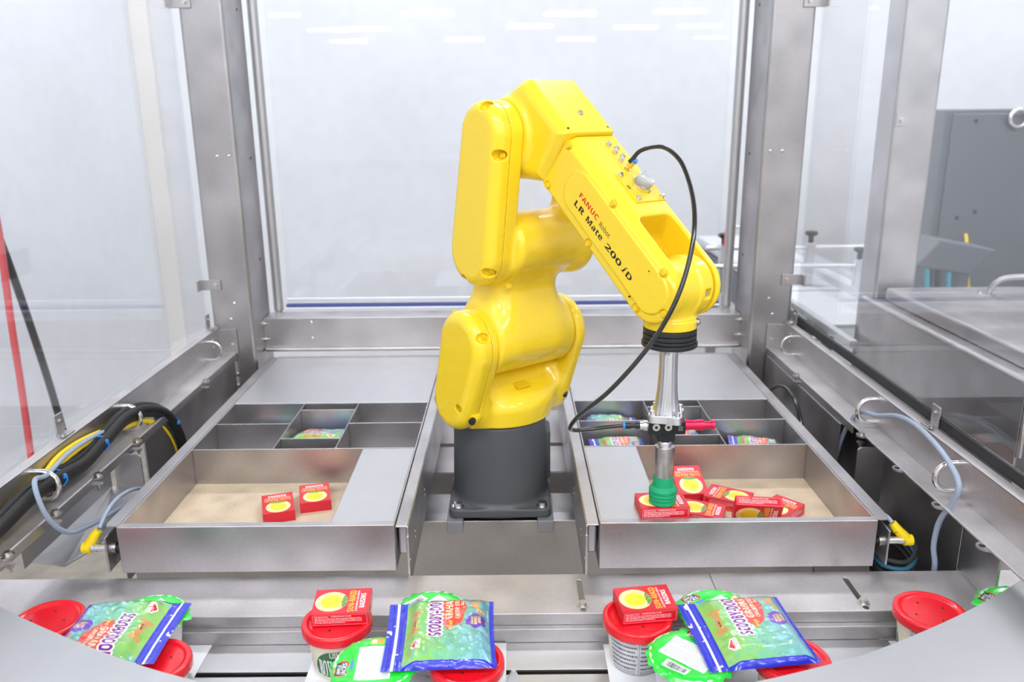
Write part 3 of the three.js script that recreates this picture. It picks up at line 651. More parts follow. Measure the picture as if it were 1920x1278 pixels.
  const hull = hullOf([...hp, [0.151, 0.7675], [0.138, 0.768], [0.2455, 0.6885], [0.1905, 0.6125]]);
  const elbF = (x, y, z) => {
    const d2 = convex2(x, y, hull);
    let a = ext(d2, z, -0.049, 0.0585, 0.006);
    a = smax(a, d2 * 0.75 + (z - 0.052) * 0.7 + 0.004, 0.006);
    const boss = ext(cyl2(x - 0.105, y - 0.68, 0.0595), z, 0.02, 0.0635, 0.002);
    return smin(a, boss, 0.014);
  };
  const elbow = part(robot, 'elbow_housing', sdfGeo(elbF, [0.02, 0.59, -0.06], [0.26, 0.785, 0.07], 0.0022, ARM), M.yellow);
  // forearm frame: u along the forearm, v up from it, origin at the wrist axis
  const CA = Math.cos(40 * DEG), SA = Math.sin(40 * DEG), JX = 0.417, JY = 0.476;
  const A3 = (u, v, z) => [JX + u * CA + v * SA, JY - u * SA + v * CA, z];
  const FORE = new THREE.Matrix4().makeBasis(V(CA, -SA, 0), V(SA, CA, 0), V(0, 0, 1)).setPosition(JX, JY, 0).premultiply(ARM);
  const WF = (u, v, z) => V(u, v, z).applyMatrix4(FORE), DF = (u, v, z) => V(u, v, z).transformDirection(FORE);
  const sideBolts = [[-0.2565, 0.0385], [-0.2535, -0.04], [-0.1324, 0.0405], [-0.1303, -0.0405], [-0.001, 0.0385], [-0.001, -0.0385], [0.0385, -0.004]];
  const forF = (u, v, z) => {
    let d = ext(Math.max(unev(u, v, -0.4, 0, 0.0465, 0, 0, 0.0465), -0.2665 - u), z, -0.05, 0.05, 0.005);
    d = smax(d, 0.904 * (v - 0.0385) + 0.428 * (z - 0.05), 0.004);
    const panel = ext(rbox2(u, v, -0.224, 0.0325, -0.0305, 0.0335, 0.0305), z, 0.03, 0.0525, 0.0015);
    d = smin(d, panel, 0.002);
    for (const [a, b] of sideBolts) d = smax(d, -ext(Math.hypot(u - a, v - b) - 0.0068, z, 0.0478, 0.07, 0.001), 0.0012);
    // opening of the fork
    const q = rbox2(u, z, -0.0975, 0.3, -0.0385, 0.03, 0.012);
    const hole = smax(q, -0.026 - v + Math.max(0, -u - 0.06) * 0.5, 0.02);
    d = smax(d, -hole, 0.004);
    d = smax(d, -rbox2(u, z, -0.046, 0.3, -0.0385, 0.03, 0.003), 0.003);
    // groove round the connector plate
    return d;
  };
  const fore = part(robot, 'forearm', sdfGeo(forF, [-0.275, -0.056, -0.058], [0.056, 0.056, 0.062], 0.0019, FORE), M.yellow);
  for (const [a, b] of sideBolts) { const m = part(fore, 'bolt', boltGeo, M.yellowBolt, { pos: WF(a, b, 0.0478), quat: Q(DF(0, 0, 1)) }); m.scale.setScalar(0.72); }
  for (const [a, b] of [[-0.0185, 0.0225], [-0.0195, -0.0335]]) part(fore, 'pin_hole', cyl(0.0012, 0.0012, WF(a, b, 0.0505), WF(a, b, 0.0529), 10), M.rubber);
  // lettering on the side panel
  const letter = (str, fnt, u0, u1, v0, v1, mat, skew = 0, name = 'lettering') => {
    const g = new TextGeometry(str, { font: fnt, size: 1, depth: 0.4, curveSegments: 5, bevelEnabled: false });
    g.computeBoundingBox(); const b = g.boundingBox;
    g.translate(-b.min.x, -b.min.y, 0);
    g.scale((u1 - u0) / (b.max.x - b.min.x), (v1 - v0) / (b.max.y - b.min.y), 0.0006);
    if (skew) g.applyMatrix4(new THREE.Matrix4().makeShear(0, 0, skew, 0, 0, 0));
    g.translate(u0, v0, 0.0524);
    g.applyMatrix4(FORE);
    return part(fore, name, g, mat);
  };
  letter('FANUC', font, -0.1885, -0.1375, 0.0, 0.0082, M.inkRed);
  letter('Robot', fontThin, -0.1305, -0.104, -0.0018, 0.0062, M.inkBlack);
  letter('LR', font, -0.1885, -0.164, -0.0165, -0.0072, M.inkBlack);
  letter('Mate', font, -0.1555, -0.1125, -0.0165, -0.0072, M.inkBlack);
  letter('200', font, -0.1015, -0.0612, -0.0165, -0.0072, M.inkBlack);
  letter('i', fontSerif, -0.0565, -0.0505, -0.0165, -0.0058, M.inkBlack, 0.35);
  letter('D', font, -0.0455, -0.0332, -0.0165, -0.0072, M.inkBlack);
  // top face: plugs, hose fitting, connector plate
  const TOP = 0.0465, plugGeo = (() => { const a = new THREE.CylinderGeometry(0.0044, 0.0046, 0.004, 20); a.translate(0, 0.002, 0); const h = new THREE.CylinderGeometry(0.003, 0.0038, 0.0035, 6); h.translate(0, 0.0052, 0); return merge([a, h]); })();
  for (const [u, z] of [[-0.2433, -0.0173], [-0.2345, -0.0281], [-0.2264, -0.0184], [-0.2166, -0.0281], [-0.2084, -0.0181]]) part(fore, 'port_plug', plugGeo, M.chrome, { pos: WF(u, TOP, z), quat: Q(DF(0, 1, 0)) });
  const rib = (u0, z0, u1, z1) => { const a = WF(u0, TOP - 0.0003, z0), b = WF(u1, TOP - 0.0003, z1); const g = new THREE.BoxGeometry(0.0009, a.distanceTo(b), 0.0016); g.applyQuaternion(Q(b.clone().sub(a))); const m = a.clone().add(b).multiplyScalar(0.5); g.translate(m.x, m.y, m.z); return g; };
  part(fore, 'embossed_mark', merge([rib(-0.2605, -0.0135, -0.2605, -0.0255), rib(-0.2605, -0.0255, -0.25, -0.0315), rib(-0.2475, -0.004, -0.2475, -0.009), rib(-0.2475, -0.009, -0.187, -0.0105), rib(-0.2393, -0.0365, -0.1959, -0.0405), rib(-0.254, -0.0175, -0.254, -0.0245)]), M.yellowBolt);
  const pl = part(fore, 'connector_plate', bx(-0.1815, -0.1225, TOP - 0.001, TOP + 0.0022, -0.0485, 0.0135, 0.001).applyMatrix4(FORE), M.yellowBolt);
  for (const [u, z] of [[-0.177, 0.0077], [-0.1766, -0.0425], [-0.1283, 0.0077], [-0.128, -0.0425]]) { const m = part(pl, 'bolt', plugGeo, M.chrome, { pos: WF(u, TOP + 0.002, z), quat: Q(DF(0, 1, 0)) }); m.scale.set(0.95, 0.8, 0.95); }
  const cp = [WF(-0.153, TOP + 0.002, -0.018), DF(0, 1, 0)];
  const alongCap = (h0, h1, r0, r1, seg) => cyl(r0, r1, cp[0].clone().addScaledVector(cp[1], h0), cp[0].clone().addScaledVector(cp[1], h1), seg);
  part(pl, 'hex_nut', alongCap(0, 0.006, 0.0165, 0.0165, 6), M.chrome);
  part(pl, 'dust_cap', (() => { const g = lathe([[0, 0.0155], [0.008, 0.0155], [0.0088, 0.018], [0.0125, 0.0185], [0.0138, 0.0168], [0.0138, 0.006], [0, 0.006]], 32); g.applyQuaternion(Q(cp[1])); g.translate(...cp[0].toArray()); return g; })(), M.cap, { label: 'translucent white dust cap' });
  { const g = new TextGeometry('EE', { font, size: 0.0052, depth: 0.0003, curveSegments: 3 }); g.rotateX(-Math.PI / 2); g.translate(-0.157, TOP + 0.0021, 0.0105); g.applyMatrix4(FORE); part(pl, 'lettering', g, M.inkBlack); }
  const fd = DF(0.12, 0.98, -0.05).normalize(), f0 = WF(-0.1909, TOP, -0.0178), al = (h0, h1, r0, r1, seg = 20) => cyl(r0, r1, f0.clone().addScaledVector(fd, h0), f0.clone().addScaledVector(fd, h1), seg);
  const fit = part(fore, 'hose_fitting', merge([al(0, 0.004, 0.0048, 0.0048, 6), al(0.004, 0.007, 0.0032, 0.0032), al(0.007, 0.019, 0.0046, 0.0046)]), M.brass);
  part(fit, 'release_ring', al(0.0185, 0.0225, 0.0054, 0.005), M.blue);
  // elbow roof screw and dimples
  { const m = part(elbow, 'bolt', boltGeo, M.chrome, { pos: WF(-0.3108, 0.0524, -0.003), quat: Q(DF(0, 1, 0)) }); m.scale.setScalar(0.62); }
  for (const z of [0.043, -0.039]) part(elbow, 'pin_hole', cyl(0.0019, 0.0019, WF(-0.2785, 0.05, z), WF(-0.2785, 0.0528, z), 12), M.rubber);
  // wrist
  const wriF = (x, y, z) => {
    const ux = x - JX, uy = y - JY;
    let d = ext(Math.hypot(ux, uy) - 0.0415, z, -0.035, 0.0305, 0.002);
    d = smin(d, ext(Math.hypot(ux, uy) - 0.0445, z, -0.035, -0.010, 0.003), 0.004);
    const neck = ext(cyl2(x - 0.414, z, 0.0335), y, 0.418, 0.476, 0.002);
    const collar = ext(cyl2(x - 0.414, z, 0.0385), y, 0.4165, 0.431, 0.0025);
    d = smin(smin(d, neck, 0.012), collar, 0.008);
    d = smax(d, -ext(Math.hypot(x - 0.462, y - 0.469) - 0.0075, z, -0.03, -0.018, 0.001), 0.0015);
    return smax(d, 0.4165 - y, 0.001);
  };
  const wrist = part(robot, 'wrist', sdfGeo(wriF, [0.365, 0.41, -0.045], [0.468, 0.528, 0.045], 0.0019, ARM), M.yellow);
  { const m = part(wrist, 'bolt', boltGeo, M.bolt, { pos: W(0.4545, 0.469, -0.0235), quat: Q(WD(1, 0.05, 0)) }); m.scale.setScalar(0.62); }
  { const m = part(wrist, 'bolt', boltGeo, M.bolt, { pos: W(0.447, 0.427, -0.019), quat: Q(WD(1, 0.1, -0.45)) }); m.scale.setScalar(0.75); }
  const axis = W(0.414, 0, 0), yl = y => 0.883 + y;
  const ring = (y0, y1, r, m, nm) => part(wrist, nm, lathe([[0, yl(y0)], [r - 0.001, yl(y0)], [r, yl(y0) + 0.001], [r, yl(y1) - 0.0006], [r - 0.0006, yl(y1)], [0, yl(y1)]], 64).translate(axis.x, 0, axis.z), m);
  ring(0.4085, 0.4163, 0.0386, M.ringBlack, 'black_ring'); ring(0.4015, 0.4079, 0.0388, M.ringBlack, 'black_ring'); ring(0.396, 0.4010, 0.0388, M.ringBlack, 'black_ring'); ring(0.389, 0.3957, 0.0405, M.ringBlack, 'black_ring');

  // ------------------------------------------------------------ vacuum tool below the wrist
  const tl = thing('vacuum_gripper', 'silver vacuum tool with a black ejector block and green suction cup', 'gripper', [axis.x, yl(0.137), axis.z]);
  const LP = (pts, seg) => lathe(pts.map(([r, y]) => [r, yl(y)]), seg).translate(axis.x, 0, axis.z);
  const fl = part(tl, 'flange', LP([[0, 0.382], [0.0195, 0.382], [0.0205, 0.383], [0.0205, 0.3885], [0, 0.3885]], 40), M.turned);
  for (let i = 0; i < 4; i++) { const a = (20 + 90 * i) * DEG; const m = part(fl, 'bolt', boltGeo, M.bolt, { pos: V(axis.x + 0.0158 * Math.cos(a), yl(0.382), axis.z + 0.0158 * Math.sin(a)), quat: Q(V(0, -1, 0)) }); m.scale.setScalar(0.62); }
  // fluted flared tube
  const fg = (() => {
    const nA_ = 72, rows = [[0.382, 0.0135], [0.36, 0.0136], [0.34, 0.0141], [0.32, 0.0152], [0.305, 0.0168], [0.294, 0.0186], [0.286, 0.0205]], pos = [], ix = [];
    rows.forEach(([y, r]) => { for (let i = 0; i < nA_; i++) { const a = i / nA_ * Math.PI * 2, q = r * (1 - 0.045 * Math.pow(Math.abs(Math.cos(a * 8)), 3)); pos.push(axis.x + q * Math.cos(a), yl(y), axis.z + q * Math.sin(a)); } });
    for (let k = 0; k < rows.length - 1; k++) for (let i = 0; i < nA_; i++) { const a = k * nA_ + i, b = k * nA_ + (i + 1) % nA_, c = a + nA_, d = b + nA_; ix.push(a, b, c, b, d, c); }
    const g = new THREE.BufferGeometry(); g.setAttribute('position', new THREE.BufferAttribute(new Float32Array(pos), 3)); g.setIndex(ix); g.computeVertexNormals(); return g;
  })();
  part(tl, 'fluted_tube', fg, M.turned);
  const lobe = []; for (let i = 0; i < 72; i++) { const a = i * 5 * DEG, c = Math.abs(Math.cos(2 * (a - 0.5))); const r = 0.0235 + 0.0085 * Math.pow(c, 3); lobe.push([r * Math.cos(a), r * Math.sin(a)]); }
  const lf = part(tl, 'lobed_plate', extr(lobe, 0.0125, 0.0012).rotateX(-Math.PI / 2).translate(axis.x, yl(0.2795), axis.z), M.turned);
  for (let i = 0; i < 4; i++) { const a = 0.5 + i * Math.PI / 2; part(lf, 'screw', merge([cyl(0.0038, 0.0038, V(0, 0, 0), V(0, 0.006, 0), 16)]), M.chrome, { pos: V(axis.x + 0.0262 * Math.cos(a), yl(0.2857), axis.z - 0.0262 * Math.sin(a)) }); }
  const blk = part(tl, 'ejector_block', merge([bx(-0.0275, 0.0275, yl(0.2535), yl(0.2733), -0.0135, 0.0135, 0.001).translate(axis.x, 0, axis.z), bx(-0.0135, 0.0125, yl(0.2415), yl(0.2545), -0.0125, 0.0125, 0.001).translate(axis.x, 0, axis.z)]), M.anodised);
  for (const x of [-0.0165, 0.0015]) {
    const a = V(axis.x + x, yl(0.2655), axis.z + 0.0135);
    const sc = part(blk, 'screw', merge([cyl(0.0056, 0.0056, a.clone(), a.clone().add(V(0, 0, 0.0012)), 24)]), M.bolt);
    part(sc, 'socket', cyl(0.0026, 0.0026, a.clone().add(V(0, 0, 0.001)), a.clone().add(V(0, 0, 0.0015)), 6), M.rubber);
  }
  { const g = bx(0, 0.0068, 0, 0.008, 0, 0.0002, 0); part(blk, 'type_mark', g.translate(axis.x + 0.0165, yl(0.2595), axis.z + 0.0135), std({ color: rgb(0.10, 0.10, 0.11), roughness: 0.5 })); }
  const hx = (x0, x1, r0, r1, seg = 28) => cyl(r0, r1, V(axis.x + x0, yl(0.2635), axis.z), V(axis.x + x1, yl(0.2635), axis.z), seg);
  part(tl, 'silencer', merge([hx(0.0274, 0.031, 0.0088, 0.0088), hx(0.031, 0.043, 0.0082, 0.0072), hx(0.043, 0.05, 0.0072, 0.0085), hx(0.05, 0.0565, 0.0085, 0.0085), hx(0.0565, 0.0685, 0.0062, 0.0058), hx(0.0685, 0.073, 0.0072, 0.0072)]), M.redMetal, { label: 'red anodised exhaust silencer' });
  part(tl, 'nipple', merge([hx(-0.0335, -0.0274, 0.0078, 0.0078), hx(-0.039, -0.0335, 0.0066, 0.0066, 6)]), M.turned);
  const pf = part(tl, 'push_fitting', merge([hx(-0.045, -0.039, 0.0052, 0.0052), hx(-0.052, -0.045, 0.0038, 0.0038), hx(-0.0615, -0.052, 0.0052, 0.0052)]), M.black);
  part(pf, 'release_ring', hx(-0.0645, -0.0615, 0.0056, 0.0056), M.blue);
  part(tl, 'neck', LP([[0, 0.228], [0.0105, 0.228], [0.0105, 0.234], [0.0095, 0.236], [0.0095, 0.242], [0, 0.242]], 28), M.turned);
  part(tl, 'hex_body', (() => { const g = new THREE.CylinderGeometry(0.0155, 0.0155, 0.052, 6); g.rotateY(0.2); g.translate(axis.x, yl(0.204), axis.z); return merge([g, LP([[0, 0.231], [0.0105, 0.231], [0.0145, 0.2295], [0.0145, 0.176], [0, 0.176]], 32)]); })(), M.steelSmooth);
  part(tl, 'suction_cup', LP([[0.0, 0.182], [0.0142, 0.182], [0.0155, 0.181], [0.0155, 0.1665], [0.0165, 0.1645], [0.0195, 0.163], [0.0212, 0.1605], [0.0212, 0.157], [0.0195, 0.1555], [0.0212, 0.1535], [0.0212, 0.151], [0.0196, 0.1495], [0.0208, 0.1475], [0.0208, 0.1455], [0.0192, 0.144], [0.0203, 0.142], [0.0206, 0.1385], [0.0195, 0.137], [0.0, 0.137]], 56), M.green, { label: 'green ribbed rubber suction cup' });
}
single('air_hose', tube([[0.2018, 1.529, -1.2357], [0.2058, 1.5333, -1.233], [0.2153, 1.5451, -1.225], [0.2418, 1.5519, -1.2], [0.261, 1.5369, -1.17], [0.271, 1.5074, -1.14], [0.2717, 1.4683, -1.1], [0.2654, 1.429, -1.075], [0.2477, 1.3721, -1.055], [0.2241, 1.3226, -1.05], [0.1979, 1.2805, -1.055], [0.1576, 1.2262, -1.07], [0.1228, 1.1874, -1.09], [0.1104, 1.1598, -1.115], [0.1137, 1.1446, -1.135], [0.1362, 1.141, -1.145], [0.168, 1.1445, -1.1458], [0.191, 1.1465, -1.1458]], 0.0033, 220, 12), M.hose, 'thin black air hose arching from the forearm to the vacuum tool', 'hose');

// ---------------------------------------------------------------- printed goods
function canvas(w, h, draw) {
  const c = document.createElement('canvas'); c.width = w; c.height = h;
  const k = c.getContext('2d'); draw(k, w, h);
  const t = new THREE.CanvasTexture(c); t.colorSpace = THREE.SRGBColorSpace; t.anisotropy = 8;
  return t;
}
function fitText(k, str, x, y, w, h, font_ = 'bold 100px sans-serif') {   // text stretched into a box, (x, y) its lower left corner
  k.save(); k.font = font_; k.textBaseline = 'alphabetic'; k.textAlign = 'left';
  const m = k.measureText(str).width; k.translate(x, y); k.scale(w / m, h / 73); k.fillText(str, 0, 0);
  if (k.strokeAfter) k.strokeText(str, 0, 0);
  k.restore();
}
function linesOfText(k, x, y, w, n, dy, h, s0) {       // unreadably small print
  let s = s0; const r = () => { s = (s * 1664525 + 1013904223) >>> 0; return s / 4294967296; };
  for (let i = 0; i < n; i++) { let a = x; const end = x + w * (i === n - 1 ? 0.6 : 0.9 + 0.1 * r()); while (a < end) { const l = Math.min(end - a, h * (1 + 4 * r())); k.fillRect(a, y + i * dy, l, h * (0.75 + 0.25 * r())); a += l + h * 0.7; } }
}
// --- raisin cartons: 74 x 56 x 18 mm
const BOX = [0.0745, 0.0185, 0.053];
const boxTex = canvas(1024, 1024, (k) => {
  k.fillStyle = '#d40a26'; k.fillRect(0, 0, 1024, 1024);
  // front panel 0..512 x 0..680
  const cx = 256, cy = 214, R = 198;
  k.save(); k.beginPath(); k.arc(cx, cy, R, 0, 7); k.clip();
  k.fillStyle = '#fffbe2'; k.fillRect(0, 0, 512, 460);
  k.fillStyle = '#f7c91c'; for (let i = 0; i < 44; i++) { const a = i / 44 * Math.PI * 2; k.beginPath(); k.moveTo(cx, cy); k.arc(cx, cy, R + 4, a, a + Math.PI / 44); k.fill(); }
  k.fillStyle = '#ffd61a'; k.beginPath(); k.arc(cx, cy, 132, 0, 7); k.fill();
  k.fillStyle = '#7ea24c'; k.beginPath(); k.ellipse(cx - 10, cy + 186, 160, 62, 0, 0, 7); k.fill();
  k.fillStyle = '#35502a'; for (let i = 0; i < 16; i++) { k.beginPath(); k.arc(cx - 120 + (i * 53 % 240), cy + 125 + (i * 29 % 44), 8, 0, 7); k.fill(); }
  k.restore();
  k.fillStyle = '#f9c51b'; fitText(k, 'SUN-MAID', 36, 498, 440, 78);
  k.fillStyle = '#ffe9ec'; fitText(k, 'CALIFORNIA SUN-DRIED', 46, 540, 420, 26);
  k.fillStyle = '#ffffff'; fitText(k, 'RAISINS', 108, 622, 300, 64);
  // long side 512..1024 x 0..126
  k.strokeStyle = '#f2b6bd'; k.lineWidth = 3; k.strokeRect(526, 12, 484, 102);
  k.fillStyle = '#f6dfe1'; k.font = 'bold 17px sans-serif'; k.fillText('Nutrition Facts', 540, 34);
  linesOfText(k, 690, 22, 300, 1, 14, 8, 3); linesOfText(k, 540, 44, 456, 4, 15, 7, 5);
  // other long side, with a raisin-coloured dot and orange words, 512..1024 x 130..256
  k.strokeStyle = '#f2b6bd'; k.strokeRect(526, 142, 484, 102);
  k.fillStyle = '#e9c3c8'; linesOfText(k, 590, 156, 400, 4, 15, 7, 9);
  k.fillStyle = '#f39a1c'; k.font = 'bold 20px sans-serif'; k.fillText('California Sunshine', 790, 236);
  // end panel 512..896 x 270..396
  k.fillStyle = '#f39a1c'; fitText(k, 'SUN-MAID', 530, 322, 180, 34); k.fillStyle = '#ffe6e0'; fitText(k, 'RAISINS', 562, 372, 110, 28);
  k.fillStyle = '#e8efe6'; k.fillRect(740, 300, 120, 62); k.fillStyle = '#6aa37c'; k.fillRect(772, 318, 68, 22);
});
const boxMat = phys({ map: boxTex, roughness: 0.42, clearcoat: 0.25, clearcoatRoughness: 0.3 });
function cartonGeo() {
  const g = new THREE.BoxGeometry(...BOX), uv = g.attributes.uv, p = g.attributes.position;
  const rect = [[512, 270, 384, 126], [512, 270, 384, 126], [0, 0, 512, 680], [0, 0, 512, 680], [512, 0, 512, 126], [512, 130, 512, 126]];
  for (let i = 0; i < uv.count; i++) {
    const f = Math.floor(i / 4), [x, y, w, h] = rect[f];
    let a, b;                                         // a right, b down on the print
    const X_ = p.getX(i) / BOX[0] + 0.5, Y_ = p.getY(i) / BOX[1] + 0.5, Z_ = p.getZ(i) / BOX[2] + 0.5;
    if (f === 2) { a = 1 - Z_; b = X_; } else if (f === 3) { a = Z_; b = X_; }
    else if (f === 4) { a = X_; b = 1 - Y_; } else if (f === 5) { a = 1 - X_; b = 1 - Y_; }
    else if (f === 0) { a = 1 - Z_; b = 1 - Y_; } else { a = Z_; b = 1 - Y_; }
    uv.setXY(i, (x + a * w) / 1024, 1 - (y + b * h) / 1024);
  }
  return g;
}
const cartonG = cartonGeo();
function carton(pos, rot, label, group) {
  const t = thing('raisin_box', label, 'box', pos, group);
  t.rotation.set(...rot, 'YXZ');
  const m = new THREE.Mesh(cartonG, boxMat); m.name = 'carton'; m.castShadow = m.receiveShadow = true; m.position.y = BOX[1] / 2; t.add(m);
  const f = new THREE.Mesh(new THREE.BoxGeometry(0.0006, 0.0172, 0.0515), boxMat.flap || (boxMat.flap = phys({ color: rgb(0.66, 0.012, 0.03), roughness: 0.45, clearcoat: 0.2 })));
  f.name = 'end_flap'; f.position.set(-0.0374, BOX[1] / 2, 0); t.add(f);
  return t;
}
const H = Math.PI / 2, TF = 0.935;
carton([-0.3835, TF, -1.2865], [0, H + 0.31, 0], 'red raisin box in the tray, farther from the bare plate');
carton([-0.3285, TF, -1.325], [0, H + 0.26, 0], 'red raisin box in the tray, right beside the bare plate');
carton([0.2555, 1.0013, -1.152], [0.0, 0.05, 0], 'red raisin box held under the green suction cup');
carton([0.34, TF + 0.0125, -1.345], [0, H + 0.06, 0.3], 'red raisin box propped up farthest back behind the held box');
carton([0.402, TF + 0.0005, -1.303], [0, 2.62, 0], 'red raisin box lying flat in the middle of the pile');
carton([0.3435, TF + 0.0005, -1.2517], [0, -0.39, 0], 'red raisin box lying beside the held box, text toward the pile');
carton([0.4765, TF + 0.0005, -1.256], [0, 0.75, 0], 'red raisin box lying nearest the outer tray wall');
carton([0.428, TF + 0.0225, -1.218], [-1.05, -0.13, 0], 'red raisin box on edge showing its pale printed side');
carton([0.385, TF + 0.0215, -1.166], [0, H - 0.05, -0.42], 'red raisin box tipped forward showing its plain red end');
carton([0.312, TF + 0.0005, -1.165], [0, 0.25, 0], 'red raisin box mostly hidden under the held box');

// --- lidded red cups
const labelTex = canvas(1024, 256, (k, w, h) => {
  k.fillStyle = '#efe7cf'; k.fillRect(0, 0, w, h);
  // front of the label 0..440
  k.fillStyle = '#2f6b3c'; k.beginPath(); k.ellipse(220, 92, 130, 34, 0, 0, 7); k.fill();
  k.fillStyle = '#ffffff'; fitText(k, 'BOYARDEE', 112, 110, 216, 36, 'bold 100px serif');
  k.fillStyle = '#f4f0e4'; fitText(k, 'CHEF', 185, 70, 70, 15, 'bold 100px serif');
  k.fillStyle = '#3a2a22'; fitText(k, 'Beef', 192, 152, 56, 20, 'bold 100px serif'); fitText(k, 'Ravioli', 150, 188, 140, 30, 'bold 100px serif');
  k.fillStyle = '#2f6b3c'; k.fillRect(140, 202, 160, 6);
  k.fillStyle = '#b5532a'; k.beginPath(); k.ellipse(220, 246, 130, 26, 0, 0, 7); k.fill(); k.fillStyle = '#d98645'; k.fillRect(150, 236, 60, 14);
  k.fillStyle = '#a07840'; k.font = 'bold 14px sans-serif'; k.fillText('NO', 330, 30); k.fillText('Preservatives', 300, 48);
  // nutrition side 440..1024
  k.fillStyle = '#d9dade'; k.fillRect(440, 0, 584, 186); k.fillStyle = '#4a4a50';
  linesOfText(k, 452, 12, 170, 22, 7.8, 3, 13); linesOfText(k, 640, 12, 180, 22, 7.8, 3, 15); linesOfText(k, 840, 12, 170, 22, 7.8, 3, 17);
  k.fillRect(630, 6, 2, 176); k.fillRect(830, 6, 2, 176);
  k.fillStyle = '#d8a92c'; k.fillRect(440, 186, 200, 50); k.fillStyle = '#7a5a10'; linesOfText(k, 452, 194, 170, 5, 8, 3, 19);
  k.fillStyle = '#c22a34'; k.fillRect(640, 186, 384, 34); k.fillStyle = '#eed5d5'; k.fillRect(640, 220, 384, 36); k.fillStyle = '#c22a34'; k.fillRect(0, 236, 640, 20);
});
const labelMat = phys({ map: labelTex, roughness: 0.4, clearcoat: 0.3, clearcoatRoughness: 0.3 });
function makeRedCup() {
  const t = thing('soup_cup', '', 'cup');
  part(t, 'bowl', lathe([[0, 0], [0.031, 0], [0.0325, 0.0012], [0.0355, 0.01], [0.0395, 0.054], [0.0405, 0.058]], 56), labelMat);
  const lid = part(t, 'lid', lathe([[0.040, 0.0575], [0.0455, 0.0575], [0.0466, 0.0585], [0.0468, 0.0665], [0.0462, 0.0695], [0.0445, 0.0712], [0.0405, 0.0712], [0.0388, 0.0702], [0.037, 0.0684], [0.034, 0.068], [0.012, 0.0682], [0, 0.0682]], 72), M.red);
  for (const [x, z] of [[0.014, -0.018], [-0.018, -0.012], [0.018, 0.012], [-0.012, 0.018]]) part(lid, 'vent_hole', cyl(0.0017, 0.0017, V(x, 0.067, z), V(x, 0.06835, z), 12), M.rubber);
  return t;
}
// --- cereal cups with foil lids
const foilTex = canvas(768, 768, (k, w) => {
  k.fillStyle = '#14d936'; k.fillRect(0, 0, w, w);
  const px = u => w / 2 + u * w / 2, py = v => w / 2 - v * w / 2, s = w / 2;
  k.fillStyle = '#f3f4f8'; k.fillRect(px(-0.40), py(0.55), 0.78 * s, 1.16 * s);
  k.fillStyle = '#3c3c44'; k.fillRect(px(-0.06), py(0.55), 2, 1.16 * s);
  k.fillStyle = '#80828c'; linesOfText(k, px(-0.38), py(0.52), 0.28 * s, 34, 0.0335 * s, 4, 21); linesOfText(k, px(-0.03), py(0.52), 0.38 * s, 34, 0.0335 * s, 4, 27);
  k.fillStyle = '#f2b81c'; k.fillRect(px(-0.16), py(0.82), 0.3 * s, 0.2 * s); k.fillStyle = '#fff8e0'; k.beginPath(); k.arc(px(-0.08), py(0.72), 0.06 * s, 0, 7); k.fill();
  k.fillStyle = '#7a5a10'; linesOfText(k, px(0.0), py(0.78), 0.12 * s, 4, 14, 5, 31);
  // barcode
  k.fillStyle = '#f6f7fa'; k.fillRect(px(0.46), py(0.28), 0.26 * s, 0.6 * s); k.fillStyle = '#202024';
  let y = py(0.22), q = 5; while (y < py(-0.24)) { q = (q * 16807) % 2147483647; const hh = 2 + q % 6; k.fillRect(px(0.50), y, 0.17 * s, hh); y += hh + 2 + (q >> 4) % 5; }
  k.fillStyle = '#106a20'; for (const x of [0.78, -0.52]) { k.save(); k.translate(px(x), py(0)); k.rotate(-Math.PI / 2); linesOfText(k, -0.3 * s, 0, 0.6 * s, 2, 14, 5, 33); k.restore(); }
  k.save(); k.translate(px(0.405), py(0)); k.rotate(-Math.PI / 2); k.fillStyle = '#0b3a14'; k.font = 'bold 17px sans-serif'; k.fillText('NET WT 1 OZ (28g)', -90, 0); k.restore();
  // logo, turned a quarter
  k.save(); k.translate(px(-0.72), py(-0.22)); k.rotate(-Math.PI / 2);
  k.fillStyle = '#e2402e'; k.beginPath(); k.arc(-0.12 * s, 0, 0.14 * s, 0, 7); k.arc(0.16 * s, 0.04 * s, 0.12 * s, 0, 7); k.fill();
  k.fillStyle = '#20303a'; k.fillRect(-0.22 * s, -0.12 * s, 0.44 * s, 0.24 * s); k.fillStyle = '#ffffff';
  fitText(k, 'APPLE', -0.18 * s, 0.0, 0.32 * s, 0.09 * s); fitText(k, 'JACKS', -0.2 * s, 0.11 * s, 0.4 * s, 0.1 * s);
  k.fillStyle = '#e26a6a'; fitText(k, 'Kellogg’s', -0.16 * s, -0.14 * s, 0.24 * s, 0.08 * s, 'bold 100px serif');
  k.restore();
  k.fillStyle = '#3a8be8'; k.fillRect(px(-0.53), py(0.06), 0.06 * s, 0.3 * s);
});
const foilMat = phys({ map: foilTex, roughness: 0.32, metalness: 0.0, clearcoat: 0.6, clearcoatRoughness: 0.18 });
